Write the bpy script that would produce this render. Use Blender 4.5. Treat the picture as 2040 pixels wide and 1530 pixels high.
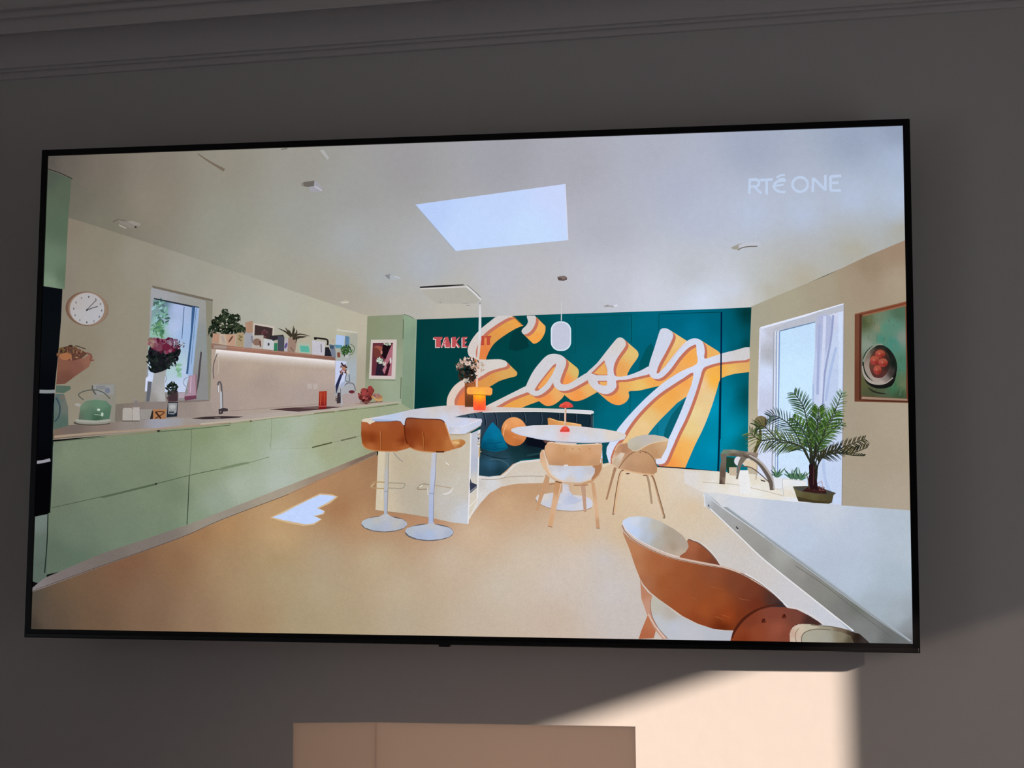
import bpy, bmesh, math, random
import numpy as np
from mathutils import Vector, Matrix
from mathutils.geometry import tessellate_polygon
random.seed(7)
scene = bpy.context.scene
for o in list(bpy.data.objects):
    bpy.data.objects.remove(o)

# ------------------------------------------------------------------ view, camera, light
scene.view_settings.view_transform = 'Standard'
scene.view_settings.look = 'None'
scene.view_settings.gamma = 1.0
scene.view_settings.exposure = 0.0
scene.view_settings.use_curve_mapping = False

CAM = Vector((0.5736775958, -2.5148, 1.4530749786))     # about 2.5 m from the wall, hand held
CAMR = Matrix(((0.9806221151467817, 0.02713983354882684, 0.1940198358931236),
               (0.19575435954699436, -0.09642183502077688, -0.9759011530117035),
               (-0.007778046245600862, 0.9949704815551906, -0.09986612453897084)))
FPX = 3049.71886
cam_data = bpy.data.cameras.new('camera')
cam_data.sensor_width = 36.0
cam_data.lens = FPX / 2040 * 36
cam_data.clip_start = 0.05
cam = bpy.data.objects.new('camera', cam_data)
scene.collection.objects.link(cam)
cam.matrix_world = Matrix.Translation(CAM) @ CAMR.to_4x4()
scene.camera = cam

world = bpy.data.worlds.new('daylight')
scene.world = world
world.use_nodes = True
bg = world.node_tree.nodes['Background']
bg.inputs['Color'].default_value = (0.80, 0.87, 0.97, 1)
bg.inputs['Strength'].default_value = 1.12

SUN = Vector((-1.25, 1.0, -0.41)).normalized()
sd = bpy.data.lights.new('sun', 'SUN')
sd.energy = 6.6
sd.angle = math.radians(0.9)
sd.color = (1.0, 0.81, 0.66)
so = bpy.data.objects.new('sun', sd)
scene.collection.objects.link(so)
so.rotation_euler = SUN.to_track_quat('-Z', 'Y').to_euler()

# room: wall with the television at y = 0, room towards -y
XL, XR, YR, ZC = -2.4, 2.2, -4.4, 2.475
W1 = (-2.104, -0.80, 0.35, 1.895)        # window in the right wall: y0, y1, z0, z1
FILL_WIN = (-4.1, -2.6, 0.8, 2.15)            # unseen window added in the left wall for fill daylight: y0, y1, z0, z1

def portal(name, loc, rot, sx, sy):
    l = bpy.data.lights.new(name, 'AREA'); l.shape = 'RECTANGLE'; l.size = sx; l.size_y = sy
    l.cycles.is_portal = True
    o = bpy.data.objects.new(name, l); scene.collection.objects.link(o)
    o.location = loc; o.rotation_euler = rot
portal('window_portal', (XR + 0.10, (W1[0] + W1[1]) / 2, (W1[2] + W1[3]) / 2), (0, math.radians(90), 0), W1[3] - W1[2], W1[1] - W1[0])
portal('fill_portal', (XL - 0.10, (FILL_WIN[0] + FILL_WIN[1]) / 2, (FILL_WIN[2] + FILL_WIN[3]) / 2), (0, math.radians(-90), 0), FILL_WIN[3] - FILL_WIN[2], FILL_WIN[1] - FILL_WIN[0])

# ------------------------------------------------------------------ helpers
def lin(c):
    c = c / 255.0
    return c / 12.92 if c <= 0.04045 else ((c + 0.055) / 1.055) ** 2.4

def material(name, rgb, rough=0.6, noise=0.0, scale=40.0, bump=0.0, spec=0.3):
    m = bpy.data.materials.new(name); m.use_nodes = True
    nt = m.node_tree; b = nt.nodes['Principled BSDF']
    b.inputs['Base Color'].default_value = (*rgb, 1)
    b.inputs['Roughness'].default_value = rough
    b.inputs['Specular IOR Level'].default_value = spec
    tc = nt.nodes.new('ShaderNodeTexCoord')
    n = nt.nodes.new('ShaderNodeTexNoise'); n.inputs['Scale'].default_value = scale
    n.inputs['Detail'].default_value = 6
    nt.links.new(tc.outputs['Object'], n.inputs['Vector'])
    if noise:
        r = nt.nodes.new('ShaderNodeMapRange')
        r.inputs['To Min'].default_value = 1 - noise; r.inputs['To Max'].default_value = 1 + noise
        nt.links.new(n.outputs['Fac'], r.inputs['Value'])
        mx = nt.nodes.new('ShaderNodeVectorMath'); mx.operation = 'SCALE'
        mx.inputs[0].default_value = rgb
        nt.links.new(r.outputs['Result'], mx.inputs['Scale'])
        nt.links.new(mx.outputs['Vector'], b.inputs['Base Color'])
    if bump:
        bp = nt.nodes.new('ShaderNodeBump'); bp.inputs['Strength'].default_value = bump
        bp.inputs['Distance'].default_value = 0.002
        nt.links.new(n.outputs['Fac'], bp.inputs['Height'])
        nt.links.new(bp.outputs['Normal'], b.inputs['Normal'])
    return m

def link(name, me, mat, parent=None, kind=None):
    o = bpy.data.objects.new(name, me); scene.collection.objects.link(o)
    if mat: me.materials.append(mat)
    if parent is not None: o.parent = parent
    if kind: o['kind'] = kind
    return o

def bm_obj(name, bm, mat, parent=None, kind=None, smooth=False):
    me = bpy.data.meshes.new(name); bmesh.ops.recalc_face_normals(bm, faces=bm.faces)
    bm.to_mesh(me); bm.free()
    if smooth:
        for p in me.polygons: p.use_smooth = True
    return link(name, me, mat, parent, kind)

def add_box(bm, lo, hi, bevel=0.0, seg=2):
    b = bmesh.new(); bmesh.ops.create_cube(b, size=1)
    for v in b.verts:
        v.co = Vector([lo[i] + (v.co[i] + 0.5) * (hi[i] - lo[i]) for i in range(3)])
    if bevel: bmesh.ops.bevel(b, geom=b.edges[:], offset=bevel, segments=seg, profile=0.6, affect='EDGES')
    me = bpy.data.meshes.new('tmp'); b.to_mesh(me); b.free(); bm.from_mesh(me); bpy.data.meshes.remove(me)

def box(name, lo, hi, mat, parent=None, kind=None, bevel=0.0, seg=2):
    bm = bmesh.new(); add_box(bm, lo, hi, bevel, seg)
    return bm_obj(name, bm, mat, parent, kind)

def empty(name, loc=(0, 0, 0)):
    o = bpy.data.objects.new(name, None); scene.collection.objects.link(o); o.location = loc
    o.empty_display_size = 0.1
    return o

# ------------------------------------------------------------------ the room
M_wall = material('wall_paint', (0.80, 0.765, 0.745), 0.9, 0.025, 30, 0.25, 0.1)
M_wall2 = material('wall_paint_low_bounce', (0.52, 0.49, 0.48), 0.9, 0.025, 30, 0.25, 0.1)  # for the unseen walls, darkened to cut the light they bounce back
M_ceil = material('ceiling_paint', (0.82, 0.78, 0.75), 0.9, 0.015, 20, 0.1, 0.1)
M_trim = material('cornice_plaster', (0.86, 0.81, 0.80), 0.8, 0.02, 60, 0.15, 0.15)
M_floor = material('grey_carpet', (0.20, 0.185, 0.18), 0.5, 0.12, 8, 0.1)
M_frame = material('white_window_frame', (0.8, 0.8, 0.78), 0.4)

box('floor', (XL - .2, YR - .2, -0.1), (XR + .2, .1, 0), M_floor, kind='structure')
box('ceiling', (XL - .2, YR - .2, ZC), (XR + .2, .1, ZC + .1), M_ceil, kind='structure')
box('wall_back', (XL - .1, 0, 0), (XR + .2, .1, ZC), M_wall, kind='structure')
box('wall_front', (XL - .1, YR - .2, 0), (XR + .2, YR, ZC), M_wall2, kind='structure')

def wall_with_hole(name, axis, pos, thick, a0, a1, hole):
    bm = bmesh.new(); h0, h1, z0, z1 = hole
    for (p, q, r, s) in ((a0, h0, 0, ZC), (h1, a1, 0, ZC), (h0, h1, 0, z0), (h0, h1, z1, ZC)):
        if axis == 'x': add_box(bm, (pos, p, r), (pos + thick, q, s))
        else: add_box(bm, (p, pos, r), (q, pos + thick, s))
    return bm_obj(name, bm, M_wall2, kind='structure')
wall_with_hole('wall_right', 'x', XR, 0.2, YR, 0, W1)
wall_with_hole('wall_left', 'x', XL - 0.2, 0.2, YR, 0, FILL_WIN)

def pane_material():
    m = bpy.data.materials.new('clear_glass'); m.use_nodes = True; nt = m.node_tree
    for n in list(nt.nodes): nt.nodes.remove(n)
    out = nt.nodes.new('ShaderNodeOutputMaterial'); mix = nt.nodes.new('ShaderNodeMixShader')
    t = nt.nodes.new('ShaderNodeBsdfTransparent'); g = nt.nodes.new('ShaderNodeBsdfGlossy')
    g.inputs['Roughness'].default_value = 0.02; mix.inputs['Fac'].default_value = 0.06
    nt.links.new(t.outputs[0], mix.inputs[1]); nt.links.new(g.outputs[0], mix.inputs[2])
    nt.links.new(mix.outputs[0], out.inputs['Surface'])
    return m
M_pane = pane_material()

def window(name, axis, pos, hole):
    a0, a1, z0, z1 = hole; t = 0.03
    w = empty(name, (0, 0, 0)); w['kind'] = 'structure'
    def bx(n, a, b, c, d, p0, p1, m):
        if axis == 'x': return box(n, (p0, a, c), (p1, b, d), m, w)
        return box(n, (a, p0, c), (b, p1, d), m, w)
    p0, p1 = pos
    bm = bmesh.new()
    for (a, b, c, d) in ((a0 - t, a0, z0, z1), (a1, a1 + t, z0, z1), (a0 - t, a1 + t, z0 - t, z0), (a0 - t, a1 + t, z1, z1 + t)):
        if axis == 'x': add_box(bm, (p0, a, c), (p1, b, d))
        else: add_box(bm, (a, p0, c), (b, p1, d))
    bm_obj('window_frame', bm, M_frame, w)
    pm = (p0 + p1) / 2
    bx('window_pane', a0, a1, z0, z1, pm - .002, pm + .002, M_pane)
window('window_1', 'x', (XR + .205, XR + .245), W1)
window('fill_window', 'x', (XL - .245, XL - .205), FILL_WIN)  # added out of view, only lets in fill light

# sheer curtain drawn over the part of window_1 nearest the television wall
def sheer_material():
    m = bpy.data.materials.new('sheer_fabric'); m.use_nodes = True; nt = m.node_tree
    for n in list(nt.nodes): nt.nodes.remove(n)
    out = nt.nodes.new('ShaderNodeOutputMaterial'); a = nt.nodes.new('ShaderNodeMixShader'); b = nt.nodes.new('ShaderNodeMixShader')
    d = nt.nodes.new('ShaderNodeBsdfDiffuse'); t = nt.nodes.new('ShaderNodeBsdfTranslucent'); tr = nt.nodes.new('ShaderNodeBsdfTransparent')
    d.inputs['Color'].default_value = (.6, .6, .6, 1); t.inputs['Color'].default_value = (.52, .56, .62, 1)
    a.inputs['Fac'].default_value = SHEER_T; b.inputs['Fac'].default_value = SHEER_D
    nt.links.new(d.outputs[0], a.inputs[1]); nt.links.new(t.outputs[0], a.inputs[2])
    nt.links.new(a.outputs[0], b.inputs[1]); nt.links.new(tr.outputs[0], b.inputs[2])
    nt.links.new(b.outputs[0], out.inputs['Surface'])
    return m
SHEER_T, SHEER_D = 0.33, 0.045
curtain = empty('sheer_curtain', (XR - .03, -1.0, 2.0))
curtain['label'] = 'sheer curtain hanging over the window in the right wall'; curtain['category'] = 'curtain'
bm = bmesh.new(); n = 60; ya, yb = -1.250, -.72; prev = None
for i in range(n + 1):
    y = ya + (yb - ya) * i / n; x = .012 * math.sin(i * .9) * min(1, i / 6)
    cur_ = [bm.verts.new((x, y + 1.0, -1.95)), bm.verts.new((x, y + 1.0, 0))]
    if prev: bm.faces.new((prev[0], cur_[0], cur_[1], prev[1]))
    prev = cur_
bm_obj('curtain_cloth', bm, sheer_material(), curtain)
bm = bmesh.new(); add_box(bm, (-.030, -.205, -.25), (-.016, yb + 1.0, .0), .004); bm_obj('sun_block_band', bm, M_frame, curtain)  # unseen band added to block the upper part of the curtain's dim sun
bm = bmesh.new(); add_box(bm, (-.012, -1.15, -.005), (.012, .33, .019), .006); bm_obj('curtain_rail', bm, M_frame, curtain)

# plaster cornice: one profile swept along the wall (distance from wall, height)
def cornice(name, x0, x1, wall_y=0.0):
    zb = 2.2981
    prof = [(0, zb), (.006, zb), (.007, zb + .002), (.007, zb + .0115), (.007, zb + .016), (.010, zb + .016), (.010, zb + .011), (.0125, zb + .0115), (.013, zb + .016),
            (.013, zb + .022), (.0155, zb + .022), (.0155, zb + .0165), (.018, zb + .017), (.0195, zb + .023)]
    for i in range(1, 13):
        a = math.pi / 2 * i / 12
        prof.append((.0195 + .045 * (1 - math.cos(a)), zb + .023 + .036 * math.sin(a)))
    prof += [(.0645, zb + .076), (.0765, zb + .076), (.0765, zb + .059), (.082, zb + .058), (.083, zb + .061), (.083, zb + .083), (.084, zb + .090),
             (.087, zb + .090), (.087, zb + .083), (.093, zb + .083), (.095, zb + .086), (.095, zb + .100), (.099, zb + .100), (.099, zb + .093), (.106, zb + .094), (.108, zb + .098)]
    for i in range(1, 9):
        a = math.pi / 2 * i / 8
        prof.append((.108 + .05 * (1 - math.cos(a)), zb + .098 + .05 * math.sin(a)))
    prof += [(.165, ZC + .001), (0, ZC + .001)]
    bm = bmesh.new(); rows = []
    for x in (x0, x1):
        rows.append([bm.verts.new((x, wall_y - d, z)) for d, z in prof])
    n = len(prof)
    for i in range(n):
        bm.faces.new((rows[0][i], rows[1][i], rows[1][(i + 1) % n], rows[0][(i + 1) % n]))
    bm.faces.new(rows[0]); bm.faces.new(rows[1][::-1])
    return bm_obj(name, bm, M_trim, kind='structure')
cornice('trim_1', XL, XR)

# ------------------------------------------------------------------ folded beige panel below the television
def thin_board_material():
    m = bpy.data.materials.new('beige_woven_panel'); m.use_nodes = True; nt = m.node_tree
    for n in list(nt.nodes): nt.nodes.remove(n)
    out = nt.nodes.new('ShaderNodeOutputMaterial'); mix = nt.nodes.new('ShaderNodeMixShader')
    d = nt.nodes.new('ShaderNodeBsdfDiffuse'); t = nt.nodes.new('ShaderNodeBsdfTranslucent')
    d.inputs['Color'].default_value = (0.82, 0.74, 0.68, 1); t.inputs['Color'].default_value = (0.95, 0.83, 0.75, 1)
    tc = nt.nodes.new('ShaderNodeTexCoord'); n = nt.nodes.new('ShaderNodeTexNoise'); n.inputs['Scale'].default_value = 180
    b = nt.nodes.new('ShaderNodeBump'); b.inputs['Strength'].default_value = .2; b.inputs['Distance'].default_value = .001
    nt.links.new(tc.outputs['Object'], n.inputs['Vector']); nt.links.new(n.outputs['Fac'], b.inputs['Height'])
    nt.links.new(b.outputs['Normal'], d.inputs['Normal'])
    mix.inputs['Fac'].default_value = BOARD_T
    nt.links.new(d.outputs[0], mix.inputs[1]); nt.links.new(t.outputs[0], mix.inputs[2])
    nt.links.new(mix.outputs[0], out.inputs['Surface'])
    return m
BOARD_T = 0.76
M_board = thin_board_material()
panel = empty('folding_panel', (-0.0322, -0.45, 0))
panel['label'] = 'pale beige folded panel standing upright below the television, in front of the wall'
panel['category'] = 'panel'
def leaf(name, pts, zt):
    # plan outline, extruded from the floor to zt
    bm = bmesh.new()
    lo = [bm.verts.new((x, y, 0.0)) for x, y in pts]; hi = [bm.verts.new((x, y, zt)) for x, y in pts]
    n = len(pts)
    for i in range(n): bm.faces.new((lo[i], lo[(i + 1) % n], hi[(i + 1) % n], hi[i]))
    bm.faces.new(lo[::-1]); bm.faces.new(hi)
    return bm_obj(name, bm, M_board, panel)
leaf('left_leaf', [(-.001, 0), (-.1112, -.022), (-.1120, -.018), (-.001, .004)], 1.2012)
leaf('right_leaf', [(0.0005, 0), (.3587, 0), (.3587, .004), (0.0005, .004)], 1.2012)
# ------------------------------------------------------------------ the television
TVM = Matrix(((0.999212647310149, -0.037149908945483506, 0.013927301274347357),
              (0.037153512448452525, 0.9993095699095166, 0.0),
              (-0.01391768544646832, 0.0005174481612698133, 0.999903010436119)))
TV0 = Vector((0, -0.112, 1.7))
tv = empty('television', TV0)
tv.rotation_euler = TVM.to_euler()
tv['label'] = 'large flat television with a thin black frame, switched on, showing a bright kitchen'
tv['category'] = 'television'
M_black = material('black_plastic', (0.004, 0.004, 0.005), 0.35, 0.0, 40, 0, 0.25)
M_lip = material('black_metal_lip', (0.006, 0.006, 0.007), 0.3, 0.0, 40, 0, 0.4)
M_back = material('dark_back_cover', (0.012, 0.012, 0.013), 0.6)
OX, OT, OB = .7257, .4128, -.4163          # outside of the frame
IX, IZ = .7150, .40225                     # edge of the picture

def frame_bar(name, pts, y0, y1, mat):
    bm = bmesh.new()
    a = [bm.verts.new((x, y0, z)) for x, z in pts]; b = [bm.verts.new((x, y1, z)) for x, z in pts]
    n = len(pts)
    for i in range(n): bm.faces.new((a[i], a[(i + 1) % n], b[(i + 1) % n], b[i]))
    bm.faces.new(a); bm.faces.new(b[::-1])
    bmesh.ops.recalc_face_normals(bm, faces=bm.faces)
    bmesh.ops.bevel(bm, geom=bm.edges[:], offset=.0006, segments=2, affect='EDGES')
    return bm_obj(name, bm, mat, tv)
frame_bar('top_bezel', [(-OX, OT), (OX, OT), (IX, IZ), (-IX, IZ)], -.0035, .022, M_black)
frame_bar('side_bezel', [(-OX, OT), (-IX, IZ), (-IX, -IZ), (-OX, OB)], -.0035, .022, M_black)
frame_bar('side_bezel', [(OX, OT), (OX, OB), (IX, -IZ), (IX, IZ)], -.0035, .022, M_black)
frame_bar('bottom_bezel', [(-OX, OB), (-IX, -IZ), (IX, -IZ), (OX, OB)], -.0035, .022, M_black)
bm = bmesh.new(); add_box(bm, (-OX + .002, -.0062, OB + .0005), (OX - .002, -.0030, OB + .0075), .0012)
bm_obj('bottom_lip', bm, M_lip, tv)
bm = bmesh.new(); add_box(bm, (-.020, -.005, OB - .0032), (-.002, .010, OB + .001), .001)
bm_obj('remote_sensor', bm, M_lip, tv)

def rounded_slab(name, x0, x1, z0, z1, y0, y1, r, mat):
    bm = bmesh.new(); pts = []
    for cx, cz, a0 in ((x1 - r, z1 - r, 0), (x0 + r, z1 - r, 90), (x0 + r, z0 + r, 180), (x1 - r, z0 + r, 270)):
        for k in range(9):
            a = math.radians(a0 + k * 90 / 8); pts.append((cx + r * math.cos(a), cz + r * math.sin(a)))
    a = [bm.verts.new((x, y0, z)) for x, z in pts]; b = [bm.verts.new((x, y1, z)) for x, z in pts]
    n = len(pts)
    for i in range(n): bm.faces.new((a[i], a[(i + 1) % n], b[(i + 1) % n], b[i]))
    bm.faces.new(a); bm.faces.new(b[::-1])
    return bm_obj(name, bm, mat, tv)
rounded_slab('back_cover', -.715, .715, -.406, .404, .0222, .052, .03, M_back)
rounded_slab('wall_bracket', -.20, .20, -.12, .12, .0522, .0985, .01, M_back)

# ------------------------------------------------------------------ the picture on the screen
# The screen is a flat emitting surface; what it shows is laid out as flat printed-like regions on it,
# each a thin film a few hundredths of a millimetre above the one below, with its colours as a vertex attribute.
def screen_material():
    m = bpy.data.materials.new('lit_screen'); m.use_nodes = True; nt = m.node_tree
    for n in list(nt.nodes): nt.nodes.remove(n)
    out = nt.nodes.new('ShaderNodeOutputMaterial'); e = nt.nodes.new('ShaderNodeEmission')
    at = nt.nodes.new('ShaderNodeAttribute'); at.attribute_name = 'picture'
    tc = nt.nodes.new('ShaderNodeTexCoord')
    s = None
    for sc, amp in ((620, .055), (90, .018)):
        n = nt.nodes.new('ShaderNodeTexNoise'); n.inputs['Scale'].default_value = sc; n.inputs['Detail'].default_value = 1
        nt.links.new(tc.outputs['Object'], n.inputs['Vector'])
        r = nt.nodes.new('ShaderNodeMapRange'); r.inputs['From Min'].default_value = .25; r.inputs['From Max'].default_value = .75
        r.inputs['To Min'].default_value = 1 - amp; r.inputs['To Max'].default_value = 1 + amp
        nt.links.new(n.outputs['Fac'], r.inputs['Value'])
        if s is None: s = r.outputs['Result']
        else:
            mu = nt.nodes.new('ShaderNodeMath'); mu.operation = 'MULTIPLY'
            nt.links.new(s, mu.inputs[0]); nt.links.new(r.outputs['Result'], mu.inputs[1]); s = mu.outputs[0]
    nt.links.new(at.outputs['Color'], e.inputs['Color']); nt.links.new(s, e.inputs['Strength'])
    nt.links.new(e.outputs[0], out.inputs['Surface'])
    m.cycles.emission_sampling = 'NONE'
    return m
M_pic = screen_material()

# screen coordinates: the 2040 x 1530 picture frame seen on the plane of the screen, in metres
RI = TVM.inverted() @ CAMR
CI = TVM.inverted() @ (CAM - TV0)
def on_screen(px, py):
    d = RI @ Vector(((px - 1020) / FPX, -(py - 765) / FPX, -1))
    t = -CI.y / d.y
    p = CI + d * t
    return (p.x, p.z)
_H = None
def solve_h():
    # projective map from picture frame to screen metres, solved once from four points
    global _H
    src = [(0, 200), (2040, 200), (2040, 1400), (0, 1400)]; A = []; B = []
    for x, y in src:
        u, v = on_screen(x, y)
        A.append([x, y, 1, 0, 0, 0, -u * x, -u * y]); B.append(u)
        A.append([0, 0, 0, x, y, 1, -v * x, -v * y]); B.append(v)
    h = np.linalg.solve(np.array(A), np.array(B)); _H = np.append(h, 1).reshape(3, 3)
solve_h()
def to_screen(a):
    a = np.asarray(a, float); q = np.c_[a, np.ones(len(a))] @ _H.T
    return q[:, :2] / q[:, 2:3]

LIN = np.array([lin(i) for i in range(256)])
# gain and saturation of each region of the picture, as the panel renders it from this side
TONE = {'pictured_ceiling': (.98, .9), 'pictured_side_wall': (.985, .80), 'pictured_right_wall': (.985, .82), 'pictured_teal_wall': (1.0, 1.0), 'painted_lettering': (1.0, .88), 'painted_slogan': (.98, .85),
        'pictured_floor': (.935, .86), 'pictured_tall_cupboard': (.96, .75), 'pictured_drawer_units': (.955, .78), 'pictured_upper_cupboard': (.90, .75), 'pictured_splashback': (1.0, .85), 'pictured_worktop': (1.0, .8),
        'pictured_bar_stool': (.90, .93), 'pictured_dining_chair': (.96, .90), 'pictured_fruit_painting': (.88, .85), 'pictured_glowing_lamp': (1, 1), 'pictured_skylight': (1, .95), 'pictured_velvet_bench': (.95, .9), 'pictured_kettle': (.93, .7),
        'pictured_wall_clock': (1, .7), 'pictured_window_bench': (.95, .8), 'pictured_bench_base': (.95, .75), 'pictured_island': (.97, .85), 'pictured_glass_door': (1, 1), 'pictured_sunlight_patch': (1, 1), 'pictured_door_joint': (1, 1),
        'channel_name': (1, 1), 'pictured_red_jar': (.95, .85), 'pictured_white_table': (.985, .62), 'pictured_palm': (.85, .95), 'pictured_cushion': (1.04, .95), 'pictured_mushroom_lamp': (1.02, 1), 'pictured_plinth': (.95, .6)}
def tolin(c):
    c = np.asarray(c, float)
    g, s = TONE.get(cur['name'], (.97, .82)) if cur else (1, 1)
    l = (c * (.3, .59, .11)).sum(-1, keepdims=True)
    c = np.clip((l + (c - l) * s) * g, 0, 255)
    return np.interp(c, np.arange(256), LIN)

def idw(samples, pts, power=3.6, eps=3.0):
    s = np.array([[q[0], q[1]] for q in samples], float); c = np.array([q[2] for q in samples], float)
    d = np.sqrt(((pts[:, None, :] - s[None]) ** 2).sum(2)) + eps
    w = d ** -power
    return (w[:, :, None] * c[None]).sum(1) / w.sum(1)[:, None]

class Pen:
    """collects flat coloured regions; x0,y0,s place the drawing units inside the picture frame"""
    x0 = 0; y0 = 0; s = 1.0
pen = Pen()
def F(x0=0, y0=0, s=4.857): pen.x0, pen.y0, pen.s = x0, y0, s
def F0(): F(0, 0, 1.0)
def tp(pts): return [(pen.x0 + x / pen.s, pen.y0 + y / pen.s) for x, y in pts]

BB = np.zeros((30000, 4)); BL = np.zeros(30000, int); NB = 0
def layer_for(a, share=None):
    global NB
    x0, y0 = a.min(0); x1, y1 = a.max(0)
    l = 1
    if NB:
        b = BB[:NB]; m = (b[:, 0] < x1) & (b[:, 2] > x0) & (b[:, 1] < y1) & (b[:, 3] > y0)
        if m.any(): l = BL[:NB][m].max() + 1
    if share is not None: l = max(l, share)
    return l
def note(a, l):
    global NB
    BB[NB] = (*a.min(0), *a.max(0)); BL[NB] = l; NB += 1

GROUPS = []      # finished regions
cur = None
def begin(name, label=None):
    global cur
    cur = dict(name=name, label=label, v=[], f=[], c=[], n=0); GROUPS.append(cur)

DZ = 2.5e-5
def emit(a2, tris, cols, l):
    """a2: screen points (metres); tris; cols linear"""
    n = cur['n']
    cur['v'].append(np.c_[a2[:, 0], np.full(len(a2), -l * DZ), a2[:, 1]])
    cur['f'] += [tuple(n + i for i in t) for t in tris]
    cur['c'].append(cols); cur['n'] += len(a2)

def catmull(p, closed=True, k=6):
    p = np.asarray(p, float); n = len(p); out = []
    rng = range(n) if closed else range(n - 1)
    for i in rng:
        if closed: a, b, c, d = p[(i - 1) % n], p[i], p[(i + 1) % n], p[(i + 2) % n]
        else: a, b, c, d = p[max(i - 1, 0)], p[i], p[i + 1], p[min(i + 2, n - 1)]
        for j in range(k):
            t = j / k
            out.append(.5 * ((2 * b) + (-a + c) * t + (2 * a - 5 * b + 4 * c - d) * t * t + (-a + 3 * b - 3 * c + d) * t ** 3))
    if not closed: out.append(p[-1])
    return np.array(out)

LIMX = (-IX, IX); LIMZ = (-IZ, IZ)
def poly(pts, col, grid=None, smooth=False, raw=False, layer=None, k=6, share=None):
    """filled region. col: (r,g,b) or list of (x,y,(r,g,b)) samples in drawing units"""
    a = np.array(pts if raw else tp(pts), float)
    if smooth: a = catmull(a, True, k)
    if isinstance(col, tuple): samples = None
    else:
        samples = [(*((q[0], q[1]) if raw else tp([(q[0], q[1])])[0]), q[2]) for q in col]
        if grid is None: grid = max(4.0, min(24.0, float((a.max(0) - a.min(0)).min()) / 6))
    l = layer if layer is not None else layer_for(a, share)
    note(a, l)
    s2 = to_screen(a)
    outside = (s2[:, 0].min() < LIMX[0]) or (s2[:, 0].max() > LIMX[1]) or (s2[:, 1].min() < LIMZ[0]) or (s2[:, 1].max() > LIMZ[1])
    tris = tessellate_polygon([[Vector((x, y, 0)) for x, y in a]])
    if samples is None and not outside:
        emit(s2, tris, np.tile(tolin(col), (len(a), 1)), l); return l
    bm = bmesh.new(); vs = [bm.verts.new((x, y, 0)) for x, y in a]
    for t in tris:
        try: bm.faces.new([vs[i] for i in t])
        except ValueError: pass
    if samples is not None:
        for ax in (0, 1):
            lo, hi = a[:, ax].min(), a[:, ax].max(); n = int((hi - lo) / grid)
            for i in range(1, n + 1):
                v = lo + (hi - lo) * i / (n + 1)
                co = (v, 0, 0) if ax == 0 else (0, v, 0); no = (1, 0, 0) if ax == 0 else (0, 1, 0)
                bmesh.ops.bisect_plane(bm, geom=bm.verts[:] + bm.edges[:] + bm.faces[:], plane_co=co, plane_no=no)
    bm.verts.ensure_lookup_table()
    P = np.array([(v.co.x, v.co.y) for v in bm.verts])
    colr = tolin(idw(samples, P, eps=max(3.0, .016 * float(np.linalg.norm(a.max(0) - a.min(0)))))) if samples is not None else np.tile(tolin(col), (len(P), 1))
    S = to_screen(P)
    if outside:
        lay = bm.verts.layers.float_vector.new('c')
        for v, c, s in zip(bm.verts, colr, S): v[lay] = c; v.co = (s[0], s[1], 0)
        for co, no in (((LIMX[0], 0, 0), (-1, 0, 0)), ((LIMX[1], 0, 0), (1, 0, 0)), ((0, LIMZ[0], 0), (0, -1, 0)), ((0, LIMZ[1], 0), (0, 1, 0))):
            bmesh.ops.bisect_plane(bm, geom=bm.verts[:] + bm.edges[:] + bm.faces[:], plane_co=co, plane_no=no, clear_outer=True)
        colr = np.array([v[lay][:] for v in bm.verts]).reshape(-1, 3); S = np.array([(v.co.x, v.co.y) for v in bm.verts]).reshape(-1, 2)
        if not len(S): bm.free(); return l
    bm.verts.index_update()
    emit(S, [tuple(v.index for v in f.verts) for f in bm.faces], colr, l)
    bm.free()
    return l

def stroke(pts, w, col, smooth=True, k=6, layer=None, cap=False, share=None):
    """ribbon along pts, w: width or list of widths (picture pixels)"""
    p = np.array(tp(pts), float); n0 = len(p)
    ws = np.full(n0, float(w)) if np.isscalar(w) else np.interp(np.linspace(0, 1, n0), np.linspace(0, 1, len(w)), w)
    if smooth and n0 > 2:
        q = catmull(np.c_[p, ws], False, k); p, ws = q[:, :2], q[:, 2]
    t = np.gradient(p, axis=0); t /= (np.linalg.norm(t, axis=1)[:, None] + 1e-9)
    nrm = np.c_[-t[:, 1], t[:, 0]]
    L = p + nrm * ws[:, None] / 2; R_ = p - nrm * ws[:, None] / 2
    n = len(p); a = np.r_[L, R_]
    l = layer if layer is not None else layer_for(a, share)
    note(a, l)
    tr = []
    for i in range(n - 1): tr += [(i, i + 1, n + i + 1), (i, n + i + 1, n + i)]
    if isinstance(col, tuple): c = np.tile(tolin(col), (2 * n, 1))
    else:
        c0 = np.array(col, float); tt = np.linspace(0, 1, n)
        cc = np.stack([np.interp(tt, np.linspace(0, 1, len(c0)), c0[:, j]) for j in range(3)], 1)
        c = tolin(np.r_[cc, cc])
    S = to_screen(a); S[:, 0] = np.clip(S[:, 0], *LIMX); S[:, 1] = np.clip(S[:, 1], *LIMZ)
    emit(S, tr, c, l)
    if cap:
        for e in (0, -1): ell(p[e][0], p[e][1], ws[e] / 2, ws[e] / 2, col if isinstance(col, tuple) else tuple(col[e]), raw=True, n=12, layer=l)
    return l

def ell(cx, cy, rx, ry, col, rot=0, n=28, raw=False, layer=None, grid=None, share=None):
    r = math.radians(rot); pts = []
    for i in range(n):
        a = 2 * math.pi * i / n; x, y = rx * math.cos(a), ry * math.sin(a)
        pts.append((cx + x * math.cos(r) - y * math.sin(r), cy + x * math.sin(r) + y * math.cos(r)))
    return poly(pts, col, raw=raw, layer=layer, grid=grid, share=share)

def rect(x0, y0, x1, y1, col, **k): return poly([(x0, y0), (x1, y0), (x1, y1), (x0, y1)], col, **k)

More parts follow.
